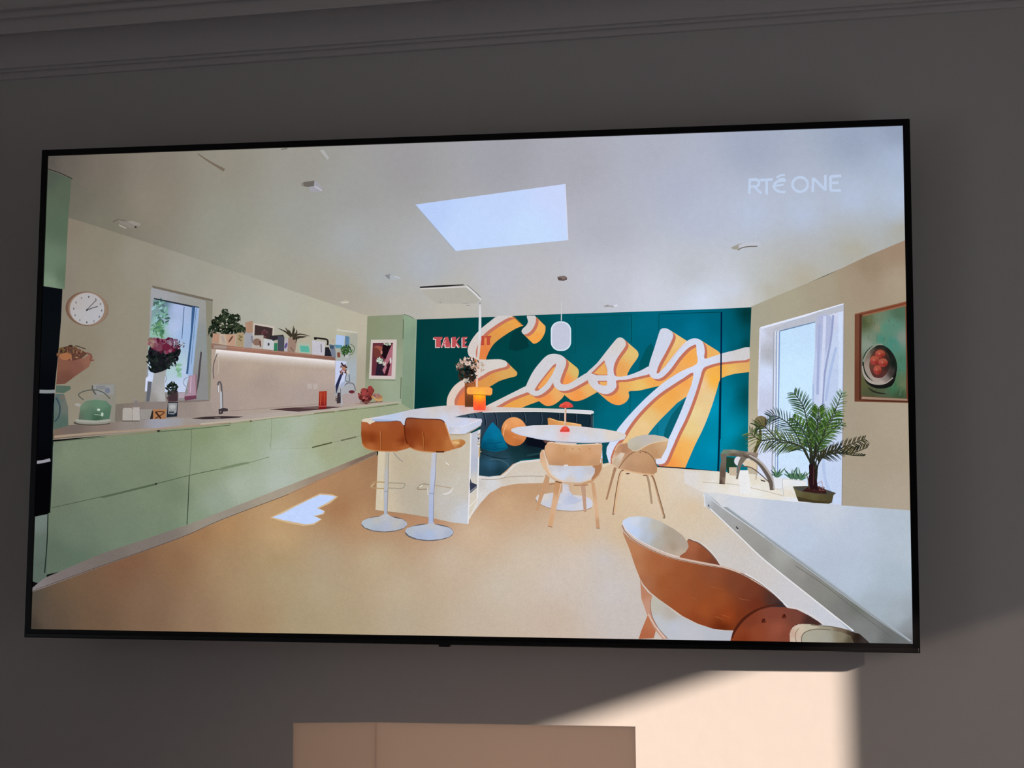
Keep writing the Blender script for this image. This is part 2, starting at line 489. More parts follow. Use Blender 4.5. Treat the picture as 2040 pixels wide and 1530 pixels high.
def blobs(area, cols, n, size, seed, kind='leaf'):
    """scatter of small leaf or petal shapes inside an ellipse (cx,cy,rx,ry) in drawing units; size in drawing units"""
    rnd = random.Random(seed); cx, cy, rx, ry = area
    P = np.array(tp([(cx - rx, cy - ry), (cx + rx, cy + ry)])); base = layer_for(P)
    for i in range(n):
        a = rnd.random() * 6.283; r = math.sqrt(rnd.random()); x, y = cx + rx * r * math.cos(a), cy + ry * r * math.sin(a)
        s = size * (.6 + .8 * rnd.random()); c = rnd.choice(cols); j = rnd.uniform(-14, 14)
        c = tuple(max(0, min(255, q + j)) for q in c)
        if kind == 'leaf': ell(x, y, s, s * .38, c, rot=rnd.uniform(0, 180), n=8, layer=base + 1 + i % 4)
        else: ell(x, y, s, s * rnd.uniform(.6, .95), c, rot=rnd.uniform(0, 180), n=9, layer=base + 1 + i % 4)
# ---- setting of the pictured kitchen -------------------------------------------------
F0()
begin('pictured_ceiling', 'white ceiling in the picture on the screen')
poly([(60, 200), (1840, 200), (1840, 520), (1728, 512), (1497, 613), (1470, 640), (820, 640), (729, 632), (626, 597), (480, 548), (369, 511), (286, 484), (161, 444), (60, 420)],
     [(97, 316, (84, 78, 72)), (130, 325, (104, 96, 88)), (200, 340, (120, 110, 98)), (150, 400, (110, 106, 92)), (300, 330, (135, 126, 112)), (300, 400, (140, 132, 116)), (200, 440, (122, 118, 102)),
      (450, 330, (148, 142, 128)), (450, 450, (150, 150, 136)), (600, 330, (156, 153, 144)), (600, 430, (158, 160, 152)), (520, 520, (164, 162, 148)), (700, 380, (160, 160, 158)), (700, 480, (168, 172, 174)),
      (800, 330, (160, 158, 160)), (850, 530, (176, 182, 192)), (760, 560, (172, 176, 178)), (700, 590, (170, 164, 148)), (640, 580, (168, 162, 146)), (800, 610, (182, 178, 168)), (900, 610, (192, 186, 172)), (740, 620, (178, 170, 154)),
      (1000, 310, (164, 164, 174)), (1150, 330, (172, 172, 184)), (1300, 300, (176, 180, 196)), (1200, 450, (180, 182, 196)), (1000, 560, (188, 190, 200)), (1060, 610, (196, 192, 192)), (1200, 560, (196, 198, 210)),
      (1300, 590, (208, 212, 226)), (1400, 598, (214, 224, 244)), (1460, 580, (206, 214, 234)), (1480, 604, (204, 204, 202)), (1380, 540, (192, 196, 204)), (1400, 430, (184, 192, 216)), (1350, 370, (178, 184, 206)),
      (1500, 290, (164, 174, 198)), (1500, 430, (186, 198, 224)), (1700, 280, (154, 168, 194)), (1790, 265, (146, 160, 186)), (1790, 320, (172, 190, 218)), (1700, 400, (182, 198, 228)), (1790, 400, (182, 200, 230)), (1600, 430, (184, 198, 226)),
      (1780, 430, (176, 190, 212)), (1790, 455, (172, 168, 150)), (1700, 490, (178, 172, 152)), (1600, 500, (182, 184, 186)), (1600, 550, (182, 174, 152)), (1520, 550, (190, 194, 194)), (1540, 580, (184, 178, 160)), (1700, 460, (180, 186, 192))], grid=22)
F(60, 300)
stroke([(1620, 30), (1740, 110), (1880, 190)], [2, 6], (118, 106, 90), layer=3)
F(560, 300)
poly([(375, 0), (410, -8), (465, 70), (450, 90)], (176, 176, 176))
stroke([(0, -12), (60, -20)], 2, (110, 104, 94))
F0()
begin('pictured_side_wall', 'cream wall with windows in the picture on the screen')
poly([(60, 420), (136, 434), (161, 441), (286.5, 481), (369, 508), (480, 545), (626, 594), (729, 628), (800, 640), (800, 820), (60, 880)],
     [(140, 445, (134, 122, 104)), (130, 560, (136, 126, 110)), (200, 480, (138, 130, 110)), (180, 560, (142, 132, 112)), (280, 520, (148, 142, 124)), (280, 620, (148, 140, 120)), (230, 720, (148, 138, 118)), (160, 700, (140, 128, 106)),
      (270, 780, (146, 136, 116)), (380, 550, (158, 154, 140)), (430, 590, (166, 162, 146)), (480, 620, (172, 172, 158)), (560, 620, (178, 178, 162)), (640, 640, (184, 180, 158)), (715, 650, (188, 180, 156)), (715, 760, (176, 164, 142)), (600, 680, (180, 172, 148)), (420, 650, (164, 156, 136))], grid=20)
begin('pictured_right_wall', 'beige wall beside the glass door in the picture on the screen')
poly([(1496, 611), (1560, 584), (1646, 549), (1728, 510), (1802, 479), (1830, 470), (1830, 1040), (1480, 1010), (1490, 760)],
     [(1505, 625, (170, 164, 140)), (1500, 760, (178, 168, 136)), (1502, 880, (196, 182, 156)), (1560, 600, (172, 164, 138)), (1640, 570, (168, 156, 130)), (1700, 560, (166, 146, 120)), (1790, 500, (162, 134, 108)), (1730, 530, (156, 132, 106)), (1790, 560, (172, 154, 128)),
      (1690, 680, (164, 150, 124)), (1695, 850, (168, 154, 130)), (1695, 990, (172, 158, 136)), (1790, 850, (176, 160, 136)), (1795, 1000, (178, 162, 140)), (1740, 900, (172, 156, 132))], grid=22)
F0()
begin('pictured_teal_wall', 'dark teal panelled wall in the picture on the screen')
tealc = [(835, 650, (4, 58, 60)), (835, 800, (2, 50, 52)), (900, 720, (2, 60, 62)), (900, 820, (4, 62, 62)), (1000, 650, (2, 64, 66)), (1020, 740, (2, 68, 70)), (1080, 700, (2, 72, 74)), (1160, 660, (4, 86, 98)), (1170, 720, (4, 92, 105)), (1120, 790, (4, 78, 80)), (1160, 810, (4, 82, 92)),
         (1230, 640, (2, 90, 105)), (1280, 650, (2, 102, 124)), (1290, 700, (2, 98, 120)), (1220, 830, (2, 104, 124)), (1270, 850, (4, 116, 141)), (1220, 890, (6, 112, 133)), (1350, 640, (0, 100, 126)), (1380, 660, (2, 112, 143)), (1430, 640, (0, 98, 122)), (1430, 690, (2, 112, 141)), (1450, 640, (0, 92, 111)), (1465, 680, (0, 96, 116)),
         (1488, 625, (2, 52, 54)), (1488, 690, (2, 66, 71)), (1420, 810, (0, 150, 188)), (1420, 900, (0, 142, 178)), (1400, 920, (0, 130, 167)), (1360, 800, (4, 122, 150)), (1330, 860, (6, 126, 156)), (1450, 790, (0, 122, 150)), (1455, 860, (0, 142, 173)), (1485, 790, (2, 74, 83)), (1486, 880, (4, 96, 105)), (1460, 920, (4, 110, 128)), (1310, 760, (2, 96, 113)), (1210, 900, (2, 96, 111))]
poly([(829.5, 636.5), (990, 631), (1075, 627), (1300, 620), (1460, 614), (1497, 612), (1493.7, 694), (1491.6, 757.7), (1490, 900), (1489, 945), (1431, 939), (1300, 929), (1204, 923), (1160, 924), (900, 924), (823, 824)], tealc, grid=14)
F(1040, 560)
for a, b, w, c in (((515, 345), (515, 700), 1.2, (2, 76, 82)), ((515, 345), (1060, 325), 1.2, (2, 78, 84)), ((1060, 325), (1057, 600), 1.4, (2, 70, 78)), ((1050, 1060), (1042, 1280), 1.4, (2, 84, 94)),
                   ((1325, 318), (1322, 470), 1.6, (2, 80, 92)), ((1325, 318), (1930, 300), 1.4, (2, 66, 76)), ((1310, 1290), (1308, 1530), 1.2, (2, 104, 122)), ((1072, 330), (1068, 560), 1, (4, 104, 116))):
    stroke([a, b], w, c)
# darker patches painted behind the lettering
poly([(1250, 600), (1200, 650), (1140, 780), (1130, 870), (1220, 830), (1240, 760), (1280, 650)], (2, 84, 94))
F(700, 560)
poly([(1660, 430), (1560, 500), (1530, 600), (1520, 660), (1600, 680), (1720, 640), (1700, 540)], (4, 56, 58))
F(1040, 560)
poly([(1600, 1110), (1450, 1290), (1380, 1440), (1370, 1530), (1420, 1530), (1490, 1370), (1550, 1230)], (2, 100, 118))

# ---- the big painted word ------------------------------------------------------------
begin('painted_lettering', 'white script lettering with orange depth reading Easy')
oc = []
F(700, 560)
for x, y, c in ((1650, 350, (250, 160, 56)), (1500, 420, (232, 160, 66)), (1420, 480, (236, 150, 62)), (1800, 440, (240, 172, 80)), (1800, 560, (250, 160, 62)), (1400, 560, (226, 150, 66)), (1280, 660, (236, 124, 58)), (1500, 870, (222, 164, 80)), (1300, 960, (226, 150, 66)),
                (1050, 1120, (236, 118, 56)), (1100, 1050, (232, 116, 60)), (1560, 1180, (240, 160, 62)), (1850, 380, (246, 170, 80)), (1700, 300, (252, 160, 60))): oc.append(((pen.x0 + x / pen.s), (pen.y0 + y / pen.s), c))
F(1040, 560)
for x, y, c in ((470, 820, (228, 182, 92)), (430, 950, (250, 148, 66)), (520, 880, (222, 186, 98)), (240, 1150, (250, 146, 66)), (60, 1160, (238, 164, 74)), (350, 1090, (240, 172, 92)), (550, 1120, (250, 150, 64)), (650, 1060, (238, 178, 96)), (1050, 690, (230, 192, 108)), (980, 640, (232, 178, 98)), (940, 850, (238, 162, 78)),
                (900, 1150, (250, 156, 62)), (1000, 1060, (240, 172, 84)), (1130, 1010, (238, 192, 98)), (1280, 960, (250, 168, 70)), (1380, 690, (236, 188, 110)), (1500, 590, (240, 196, 118)), (1600, 720, (252, 166, 66)), (1480, 860, (244, 166, 84)), (1450, 1100, (248, 166, 66)), (1600, 980, (252, 164, 70)),
                (1250, 1320, (236, 192, 116)), (1350, 1200, (246, 172, 76)), (1900, 850, (252, 174, 62)), (2050, 860, (238, 186, 92)), (2150, 830, (228, 170, 92)), (1800, 640, (240, 176, 90)), (1860, 960, (255, 178, 52)), (1800, 1120, (234, 202, 144)), (1740, 1000, (238, 200, 150)), (1750, 1350, (234, 204, 146)),
                (1100, 1480, (236, 196, 132)), (1180, 1400, (238, 200, 138))): oc.append(((pen.x0 + x / pen.s), (pen.y0 + y / pen.s), c))
F(1000, 780)
for x, y, c in ((1240, 440, (232, 196, 136)), (1820, 350, (236, 206, 134)), (1850, 200, (238, 212, 150)), (1700, 580, (250, 172, 74)), (1620, 700, (252, 150, 60)), (1780, 560, (250, 180, 84)), (1150, 600, (245, 170, 90))): oc.append(((pen.x0 + x / pen.s), (pen.y0 + y / pen.s), c))

def white(x, y):     # paint goes from cream at the left to cool white at the right
    return None
wc = [(950, 700, (212, 200, 196)), (900, 780, (222, 200, 186)), (1030, 650, (206, 200, 200)), (990, 720, (214, 206, 200)), (1100, 730, (208, 206, 212)), (1180, 720, (208, 202, 206)), (1230, 740, (212, 212, 228)), (1330, 680, (206, 212, 232)), (1380, 720, (214, 222, 246)), (1400, 780, (206, 216, 242)),
      (1480, 700, (208, 204, 206)), (1300, 830, (208, 218, 246)), (1240, 900, (212, 222, 248)), (1350, 880, (214, 224, 250)), (1230, 680, (212, 206, 204)), (1320, 940, (222, 224, 244))]
shapes = []
F(700, 560)
shapes.append((tp([(1425, 336), (1330, 400), (1240, 475), (1170, 560), (1130, 640), (1127, 690), (1150, 735), (1222, 765), (1235, 860), (1245, 925), (1330, 878), (1420, 848), (1495, 828), (1510, 800), (1490, 772), (1430, 757), (1300, 760), (1222, 752), (1205, 700), (1215, 640), (1250, 565), (1300, 500), (1400, 425), (1500, 365), (1570, 334)]), (95, 92)))
shapes.append((tp([(1700, 334), (1710, 390), (1692, 430), (1655, 465), (1648, 492), (1668, 514), (1700, 510), (1740, 480), (1772, 430), (1786, 380), (1775, 332)]), (92, 90)))
shapes.append((tp([(1240, 850), (1200, 880), (1090, 946), (1000, 1010), (945, 1090), (924, 1160), (932, 1225), (1000, 1225), (998, 1160), (1035, 1080), (1100, 1012), (1200, 950), (1250, 925)]), (95, 92)))
shapes.append((tp([(1290, 1225), (1310, 1205), (1500, 1110), (1700, 1010), (1760, 985), (1780, 1050), (1715, 1072), (1550, 1135), (1380, 1225)]), (95, 92)))
F(1040, 560)
a_pts = [(35, 1030), (60, 965), (110, 870), (180, 780), (240, 722), (300, 704), (370, 714), (418, 750), (427, 800), (402, 870), (376, 940), (372, 982), (400, 1000), (460, 990), (540, 940), (640, 882), (680, 900), (650, 945), (560, 1002), (470, 1048), (400, 1064), (345, 1050), (308, 1010), (300, 985), (262, 1040), (190, 1096), (125, 1112), (75, 1090), (40, 1055)]
s_pts = [(625, 890), (720, 800), (800, 700), (880, 600), (925, 552), (965, 548), (998, 578), (1000, 630), (930, 730), (896, 800), (885, 860), (900, 915), (960, 925), (1050, 905), (1150, 865), (1240, 822), (1250, 890), (1100, 932), (1000, 955), (912, 962), (915, 1010), (888, 1060), (830, 1092), (765, 1086), (700, 1048), (655, 1000), (630, 945)]
y1_pts = [(1228, 830), (1240, 770), (1280, 650), (1320, 520), (1342, 468), (1382, 456), (1430, 474), (1462, 515), (1450, 570), (1390, 690), (1330, 800), (1303, 880), (1318, 892), (1370, 842), (1450, 740), (1530, 642), (1600, 578), (1660, 555), (1720, 566), (1756, 606), (1768, 680), (1766, 750), (1850, 728), (1950, 696), (2060, 670), (2204, 640), (2204, 750),
          (2040, 775), (1900, 792), (1800, 820), (1750, 852), (1720, 950), (1680, 1080), (1630, 1220), (1575, 1350), (1510, 1480), (1440, 1640), (1380, 1760), (1290, 1760), (1340, 1650), (1415, 1530), (1490, 1370), (1550, 1230), (1600, 1100), (1640, 1000), (1655, 885), (1560, 940), (1450, 1010), (1320, 1100), (1200, 1210), (1100, 1320), (1020, 1430),
          (985, 1490), (900, 1600), (860, 1700), (850, 1780), (770, 1780), (700, 1760), (670, 1740), (675, 1640), (720, 1560), (800, 1480), (905, 1470), (920, 1440), (1000, 1340), (1100, 1230), (1200, 1130), (1300, 1040), (1400, 960), (1550, 868), (1692, 800), (1690, 700), (1683, 618), (1655, 622), (1600, 655), (1520, 740), (1440, 850), (1360, 930), (1300, 948), (1250, 930), (1225, 880)]
shapes.append((tp(a_pts), (122, 98)))
shapes.append((tp(s_pts), (122, 106)))
shapes.append((tp(y1_pts), (165, 104)))
F0()
shapes = [([(min(x, 1493.5), max(y, 629.0)) for x, y in catmull(np.array(p), True, 3)], d) for p, d in shapes]
EX0 = layer_for(np.array([(890, 625), (1496, 945)]))
for pts, (dx, dy) in shapes:
    dx /= 4.857; dy /= 4.857
    N = 9
    for i in range(N, 0, -1):
        q = [(min(x + dx * i / N, 1493.5), max(y + dy * i / N, 628)) for x, y in pts]
        poly(q, oc, grid=20, raw=True, layer=EX0 + (0 if i == N else 1 + (N - i)))
# teal gaps inside the open loops, as the wall shows through there
F(1040, 560)
E1 = EX0 + 12
holes_teal = [[(1600, 1112), (1500, 1180), (1400, 1280), (1300, 1390), (1180, 1530), (1100, 1640), (1060, 1760), (1250, 1760), (1330, 1650), (1415, 1530), (1490, 1370), (1550, 1230)]]
for h in holes_teal:
    P = tp(h); poly(P, tealc, grid=14, raw=True, layer=E1)
poly([(1600, 1112), (1450, 1290), (1380, 1440), (1370, 1530), (1420, 1530), (1490, 1370), (1550, 1230)], (2, 98, 116), layer=E1 + 1)
stroke([(1310, 1390), (1308, 1530)], 1.2, (2, 100, 116), layer=E1 + 2)
brown = (202, 112, 86)
for pts, _ in shapes:
    poly([(min(x + 5.2, 1493.5), y + 4.2) for x, y in pts], brown, raw=True, layer=E1 + 3)
poly(tp([(1380, 1240), (1400, 1320), (1400, 1400), (1480, 1240), (1480, 1180)]), tealc, raw=True, layer=E1) if 0 else None
for pts, _ in shapes:
    poly(pts, wc, grid=30, raw=True, layer=E1 + 4)
for h in ([(333, 795), (300, 815), (230, 900), (160, 990), (122, 1050), (135, 1066), (165, 1055), (222, 1000), (290, 900), (325, 830)],
          [(796, 765), (730, 830), (668, 893), (722, 911), (826, 912), (826, 860), (806, 800)],
          [(730, 966), (824, 964), (822, 1006), (785, 1012), (742, 996)]):
    P = np.array(tp(h)); poly(P, brown, raw=True, layer=E1 + 5)
    c = P.mean(0); Q = P * .80 + c * .20 + (1.8, 1.2); poly(Q, oc, raw=True, grid=20, layer=E1 + 6)
# brown line inside the loops where the depth shows its shaded edge
stroke([(1340, 870), (1420, 790), (1520, 660), (1610, 600)], 1.0, (220, 190, 190), layer=E1 + 6)
F(700, 560)
begin('painted_slogan', 'small red block letters reading TAKE on the teal wall')
def letter(ch, x, y, w, h, c, sh, L):
    t = w * .36
    G = {'T': [[(0, 0), (w, 0), (w, h * .2), (0, h * .2)], [(w * .25, 0), (w * .8, 0), (w * .8, h), (w * .25, h)]],
         'A': [[(w * .38, 0), (w * .72, 0), (w * 1.05, h), (w * .42, h)], [(w * .38, 0), (w * .5, 0), (w * .14, h), (0, h)], [(w * .2, h * .62), (w * .6, h * .62), (w * .6, h * .74), (w * .15, h * .74)]],
         'K': [[(0, 0), (w * .5, 0), (w * .5, h), (0, h)], [(w * .5, h * .45), (w * .9, 0), (w * 1.02, 0), (w * .62, h * .5), (w * 1.08, h), (w * .86, h), (w * .5, h * .6)]],
         'E': [[(0, 0), (w * .5, 0), (w * .5, h), (0, h)], [(0, 0), (w, 0), (w, h * .12), (0, h * .12)], [(0, h * .44), (w * .85, h * .44), (w * .85, h * .56), (0, h * .56)], [(0, h * .88), (w, h * .88), (w, h), (0, h)]],
         'I': [[(0, 0), (w, 0), (w, h), (0, h)]]}[ch]
    if sh:
        for p in G: poly([(x + a - 9, y + b + 8) for a, b in p], sh, layer=L)
    for p in G: poly([(x + a, y + b) for a, b in p], c, layer=L + 1)
L0 = E1 + 7
red = (204, 76, 82); pk = (232, 206, 200)
letter('T', 800, 541, 82, 98, red, pk, L0); letter('A', 876, 541, 84, 98, red, pk, L0); letter('K', 974, 541, 76, 98, red, pk, L0); letter('E', 1075, 541, 50, 98, red, pk, L0)
begin('painted_slogan', 'small red block letters reading IT over the white stroke')
letter('I', 1246, 530, 40, 90, (206, 70, 50), None, L0); letter('T', 1296, 530, 58, 88, (206, 72, 52), None, L0)
F0()
begin('painted_wall_gap', None)
GROUPS.pop(); cur = GROUPS[-1]
begin('pictured_door_joint', 'dark upright joint of the hidden door')
F(1040, 560)
poly([(1922, 300), (1938, 300), (1932, 900), (1922, 1530), (1908, 1530), (1918, 900)], (2, 30, 62), share=E1 + 7)
F(1400, 760)
poly([(162, 0), (182, 0), (164, 700), (158, 870), (140, 868), (152, 500)], (2, 40, 62))
poly([(0, 862), (155, 872), (155, 884), (0, 876)], (12, 34, 50))
F(1000, 780)
stroke([(1500, 728), (1750, 742), (2040, 772)], 2.5, (20, 34, 42))

# ---- floor ---------------------------------------------------------------------------
F0()
begin('pictured_floor', 'pale tan floor in the picture on the screen')
poly([(55, 1176), (80, 1166), (200, 1120), (440, 1030), (560, 985), (745, 908), (800, 900), (1050, 925), (1204, 923), (1431, 939), (1500, 960), (1580, 1012), (1840, 1110), (1840, 1300), (50, 1300)],
     [(68, 1180, (82, 76, 66)), (66, 1245, (66, 58, 50)), (90, 1235, (103, 84, 68)), (110, 1175, (110, 86, 64)), (150, 1160, (122, 92, 66)), (200, 1235, (118, 90, 66)), (240, 1140, (132, 92, 66)), (260, 1118, (138, 94, 66)), (300, 1235, (136, 104, 78)), (300, 1180, (140, 106, 80)), (350, 1115, (152, 110, 74)), (400, 1235, (158, 124, 94)), (400, 1060, (170, 122, 80)),
      (450, 1115, (176, 142, 102)), (450, 1050, (190, 142, 92)), (500, 1235, (174, 142, 104)), (500, 1175, (178, 150, 110)), (550, 1115, (184, 154, 110)), (566, 1154, (184, 162, 124)), (560, 1030, (206, 160, 108)), (600, 1235, (180, 160, 122)), (640, 960, (194, 142, 96)), (740, 920, (170, 122, 84)), (700, 945, (188, 138, 94)), (760, 985, (178, 130, 90)), (560, 1070, (208, 170, 120)), (650, 1115, (190, 166, 134)), (640, 1170, (190, 170, 136)),
      (680, 1010, (178, 122, 78)), (720, 1040, (198, 150, 106)), (800, 1000, (190, 132, 92)), (860, 1020, (200, 140, 100)), (750, 1115, (202, 178, 142)), (700, 1235, (188, 166, 130)), (800, 1180, (204, 182, 150)), (800, 1235, (196, 176, 148)), (900, 1115, (214, 190, 164)), (950, 1060, (224, 192, 158)), (960, 980, (200, 150, 112)), (1000, 1000, (222, 180, 136)), (1010, 960, (206, 152, 108)), (1070, 970, (206, 156, 112)),
      (950, 1235, (208, 188, 164)), (1000, 1170, (216, 200, 180)), (1050, 1115, (222, 202, 178)), (1150, 1060, (230, 196, 158)), (1106, 1154, (220, 204, 192)), (1150, 1115, (224, 206, 190)), (1100, 1240, (214, 190, 170)), (1240, 1240, (212, 200, 196)), (1200, 1115, (214, 206, 204)), (1220, 1180, (214, 206, 204)), (1240, 1060, (228, 196, 156)), (1200, 980, (232, 198, 156)), (1300, 960, (240, 212, 172)), (1260, 945, (242, 212, 176)), (1400, 970, (230, 226, 226)), (1350, 950, (238, 220, 198)),
      (1380, 1010, (232, 204, 166)), (1420, 1040, (228, 208, 180)), (1480, 1090, (218, 206, 196)), (1440, 1105, (218, 212, 210)), (1500, 1115, (216, 212, 212)), (1580, 1180, (216, 214, 220)), (1640, 1240, (212, 216, 228))], grid=20)
begin('pictured_sunlight_patch', None)
F(440, 780)
poly([(475, 1222), (700, 1110), (960, 985), (1080, 995), (1135, 1018), (1060, 1080), (955, 1130), (1010, 1158), (1000, 1185), (915, 1208), (980, 1236), (900, 1290), (800, 1300), (640, 1270)], (206, 180, 142))
poly([(500, 1216), (600, 1180), (720, 1115), (850, 1050), (960, 1000), (1040, 1003), (1115, 1018), (1040, 1070), (930, 1128), (960, 1140), (1002, 1158), (985, 1182), (893, 1206), (930, 1216), (968, 1236), (900, 1275), (820, 1284), (700, 1262), (600, 1242)], (192, 212, 252))

# ---- kitchen run ---------------------------------------------------------------------
F(700, 560)
begin('pictured_tall_cupboard', 'pale green tall cupboard beside the teal wall')
poly([(155, 340), (508, 322), (630, 372), (604, 1256), (420, 1400), (140, 1300), (130, 1100)], [(200, 400, (140, 150, 110)), (350, 370, (142, 154, 118)), (450, 450, (142, 156, 122)), (450, 800, (150, 166, 132)), (350, 1000, (158, 174, 140)), (200, 1060, (150, 160, 124)), (150, 800, (136, 138, 104)), (450, 1150, (156, 174, 142))], grid=14)
poly([(508, 322), (600, 360), (630, 374), (604, 1256), (460, 1330), (485, 1160), (500, 700)], [(560, 400, (142, 172, 136)), (560, 600, (136, 164, 132)), (540, 900, (132, 158, 126)), (530, 1150, (128, 156, 120)), (615, 500, (128, 160, 128))], grid=14)
stroke([(505, 370), (500, 560)], 1.6, (92, 108, 78)); stroke([(482, 930), (476, 1140)], 1.6, (92, 108, 78)); stroke([(508, 322), (560, 338), (604, 362)], 1.2, (96, 110, 84))
stroke([(630, 374), (604, 1256)], 1.6, (150, 180, 150))
begin('pictured_framed_print', 'white framed pink and maroon print of a figure with flowers')
poly([(190, 568), (440, 565), (425, 950), (170, 945)], (212, 196, 190)); poly([(178, 950), (428, 955), (428, 964), (178, 958)], (120, 134, 108))
poly([(207, 598), (404, 596), (388, 918), (194, 914)], (112, 44, 58))
poly([(215, 640), (300, 630), (310, 690), (280, 740), (215, 735)], (122, 54, 48)); poly([(215, 640), (255, 626), (305, 645), (300, 690), (250, 650)], (168, 82, 66), smooth=True)
poly([(402, 600), (398, 720), (388, 916), (330, 914), (300, 840), (330, 740)], (184, 104, 120)); poly([(310, 600), (395, 598), (330, 760), (290, 720), (300, 650)], (30, 14, 22))
poly([(232, 912), (250, 780), (300, 790), (335, 840), (340, 914)], (44, 30, 48)); poly([(330, 830), (310, 915), (350, 914), (380, 800), (396, 740), (375, 760)], (60, 18, 34)); poly([(300, 860), (330, 810), (345, 830), (320, 900)], (190, 110, 130))
blobs((345, 610, 36, 14), [(214, 214, 196), (170, 190, 170)], 16, 12, 3); blobs((280, 772, 34, 26), [(210, 220, 200), (150, 190, 170)], 24, 13, 4); blobs((320, 800, 20, 18), [(212, 206, 196)], 12, 11, 5)
poly([(372, 745), (388, 740), (388, 790), (372, 800)], (220, 210, 206)); ell(292, 690, 9, 20, (206, 130, 120))

F(400, 560)
begin('pictured_splashback', 'pinkish splashback lit by the strip under the shelf')
poly([(100, 640), (1420, 760), (1440, 1180), (1500, 1180), (1930, 1165), (1925, 1200), (1400, 1250), (-60, 1400), (-120, 1330), (60, 1290), (78, 1150), (110, 1000)],
     [(150, 700, (178, 156, 140)), (200, 900, (172, 150, 136)), (150, 1200, (166, 148, 140)), (500, 800, (182, 160, 142)), (600, 1000, (168, 148, 136)), (600, 1180, (172, 154, 142)), (900, 850, (182, 162, 144)), (1000, 1100, (172, 154, 146)), (1250, 900, (184, 162, 150)), (1280, 1150, (168, 152, 144)), (1600, 1180, (176, 158, 140)), (-50, 1330, (146, 126, 112))], grid=14)
stroke([(140, 1268), (700, 1225), (1140, 1190)], 1, (150, 130, 120)); stroke([(1200, 830), (1290, 860)], 3, (188, 168, 150)) if 0 else None
Lg = layer_for(np.array(tp([(100, 640), (1320, 900)])))
for i in range(14):
    t = i / 13; c = tuple(int(182 + (232 - 182) * (1 - t) ** 1.0 - j * (1 - .6 * (1 - t))) for j in (0, 18, 36))
for i in range(16):          # glow of the strip fading down the tiles
    t = (i + .5) / 16; f = (1 - t) ** 1.6
    c = tuple(180 * (1 - f) + w * f if j == 0 else ((160 if j == 1 else 143) * (1 - f) + w * f) for j, w in enumerate((240, 234, 236)))
    y = 662 + 105 * t - 3; h = 105 / 16 + 1
    poly([(150 - 20 * t, y), (700, y + 52), (1300, y + 110), (1300, y + h + 110), (700, y + h + 52), (150 - 20 * t, y + h)], c, layer=Lg)
for x in (1030, 1086):
    begin('pictured_socket', None); rect(x, 992, x + 46, 1045, (190, 174, 166))

F(60, 560)
begin('pictured_upstand', 'low pinkish upstand behind the worktop')
poly([(815, 1192), (1130, 1166), (1740, 1152), (1790, 1310), (1430, 1330), (810, 1368)], [(850, 1220, (128, 116, 104)), (1000, 1300, (136, 120, 112)), (1250, 1200, (140, 126, 120)), (1500, 1220, (152, 136, 128)), (1700, 1220, (164, 148, 138)), (1450, 1310, (156, 140, 132))], grid=10)
F(400, 560)
begin('pictured_wall_hook', None)
stroke([(150, 700), (175, 705)], 2, (200, 190, 184)); stroke([(160, 705), (132, 780), (120, 860), (128, 945)], 2.2, (112, 100, 98)); stroke([(172, 760), (176, 830), (164, 900)], 1.2, (196, 186, 176))
F(60, 560)
begin('pictured_worktop', 'long pale worktop in the picture on the screen')
poly([(215, 1520), (235, 1430), (370, 1395), (820, 1365), (1180, 1335), (1420, 1325), (1700, 1325), (2075, 1295), (2500, 1260), (3000, 1225), (3583, 1165), (3600, 1190), (3200, 1225), (3046, 1247), (2500, 1328), (2000, 1370), (1600, 1400), (1240, 1440), (700, 1485), (220, 1530), (213, 1545)],
     [(260, 1480, (122, 98, 84)), (400, 1420, (112, 98, 90)), (700, 1430, (132, 114, 102)), (1000, 1390, (142, 130, 122)), (1260, 1370, (152, 154, 170)), (1420, 1360, (152, 152, 160)), (1500, 1370, (158, 144, 134)), (2000, 1330, (172, 156, 148)), (2500, 1290, (178, 164, 154)), (3000, 1240, (180, 166, 152)), (3500, 1185, (182, 172, 156))], grid=14)
F(40, 820)
poly([(330, 255), (700, 222), (1350, 175), (1700, 150), (2040, 118), (2040, 104), (1600, 132), (1350, 157), (700, 200), (335, 232)], (164, 140, 116))
F(400, 560)
poly([(0, 1375), (500, 1330), (1000, 1282), (1370, 1240), (1700, 1208), (1910, 1185), (1915, 1192), (1700, 1220), (1370, 1254), (1000, 1297), (500, 1345), (0, 1392)], (184, 172, 148))
begin('pictured_sink', None)
F(60, 560)
poly([(1560, 1330), (1700, 1312), (1850, 1306), (2070, 1310), (2020, 1322), (1800, 1336), (1680, 1338)], (58, 44, 46)); ell(1815, 1324, 34, 5, (120, 104, 100))
F(400, 560)
begin('pictured_hob', None)
poly([(670, 1240), (920, 1222), (1140, 1210), (1370, 1218), (1200, 1240), (960, 1262)], (84, 56, 58)); poly([(920, 1224), (1140, 1212), (1140, 1236), (1000, 1232)], (118, 92, 88)); poly([(670, 1242), (960, 1264), (960, 1256), (680, 1238)], (50, 30, 34))
poly([(1480, 1190), (1560, 1180), (1660, 1186), (1620, 1194)], (150, 116, 104))

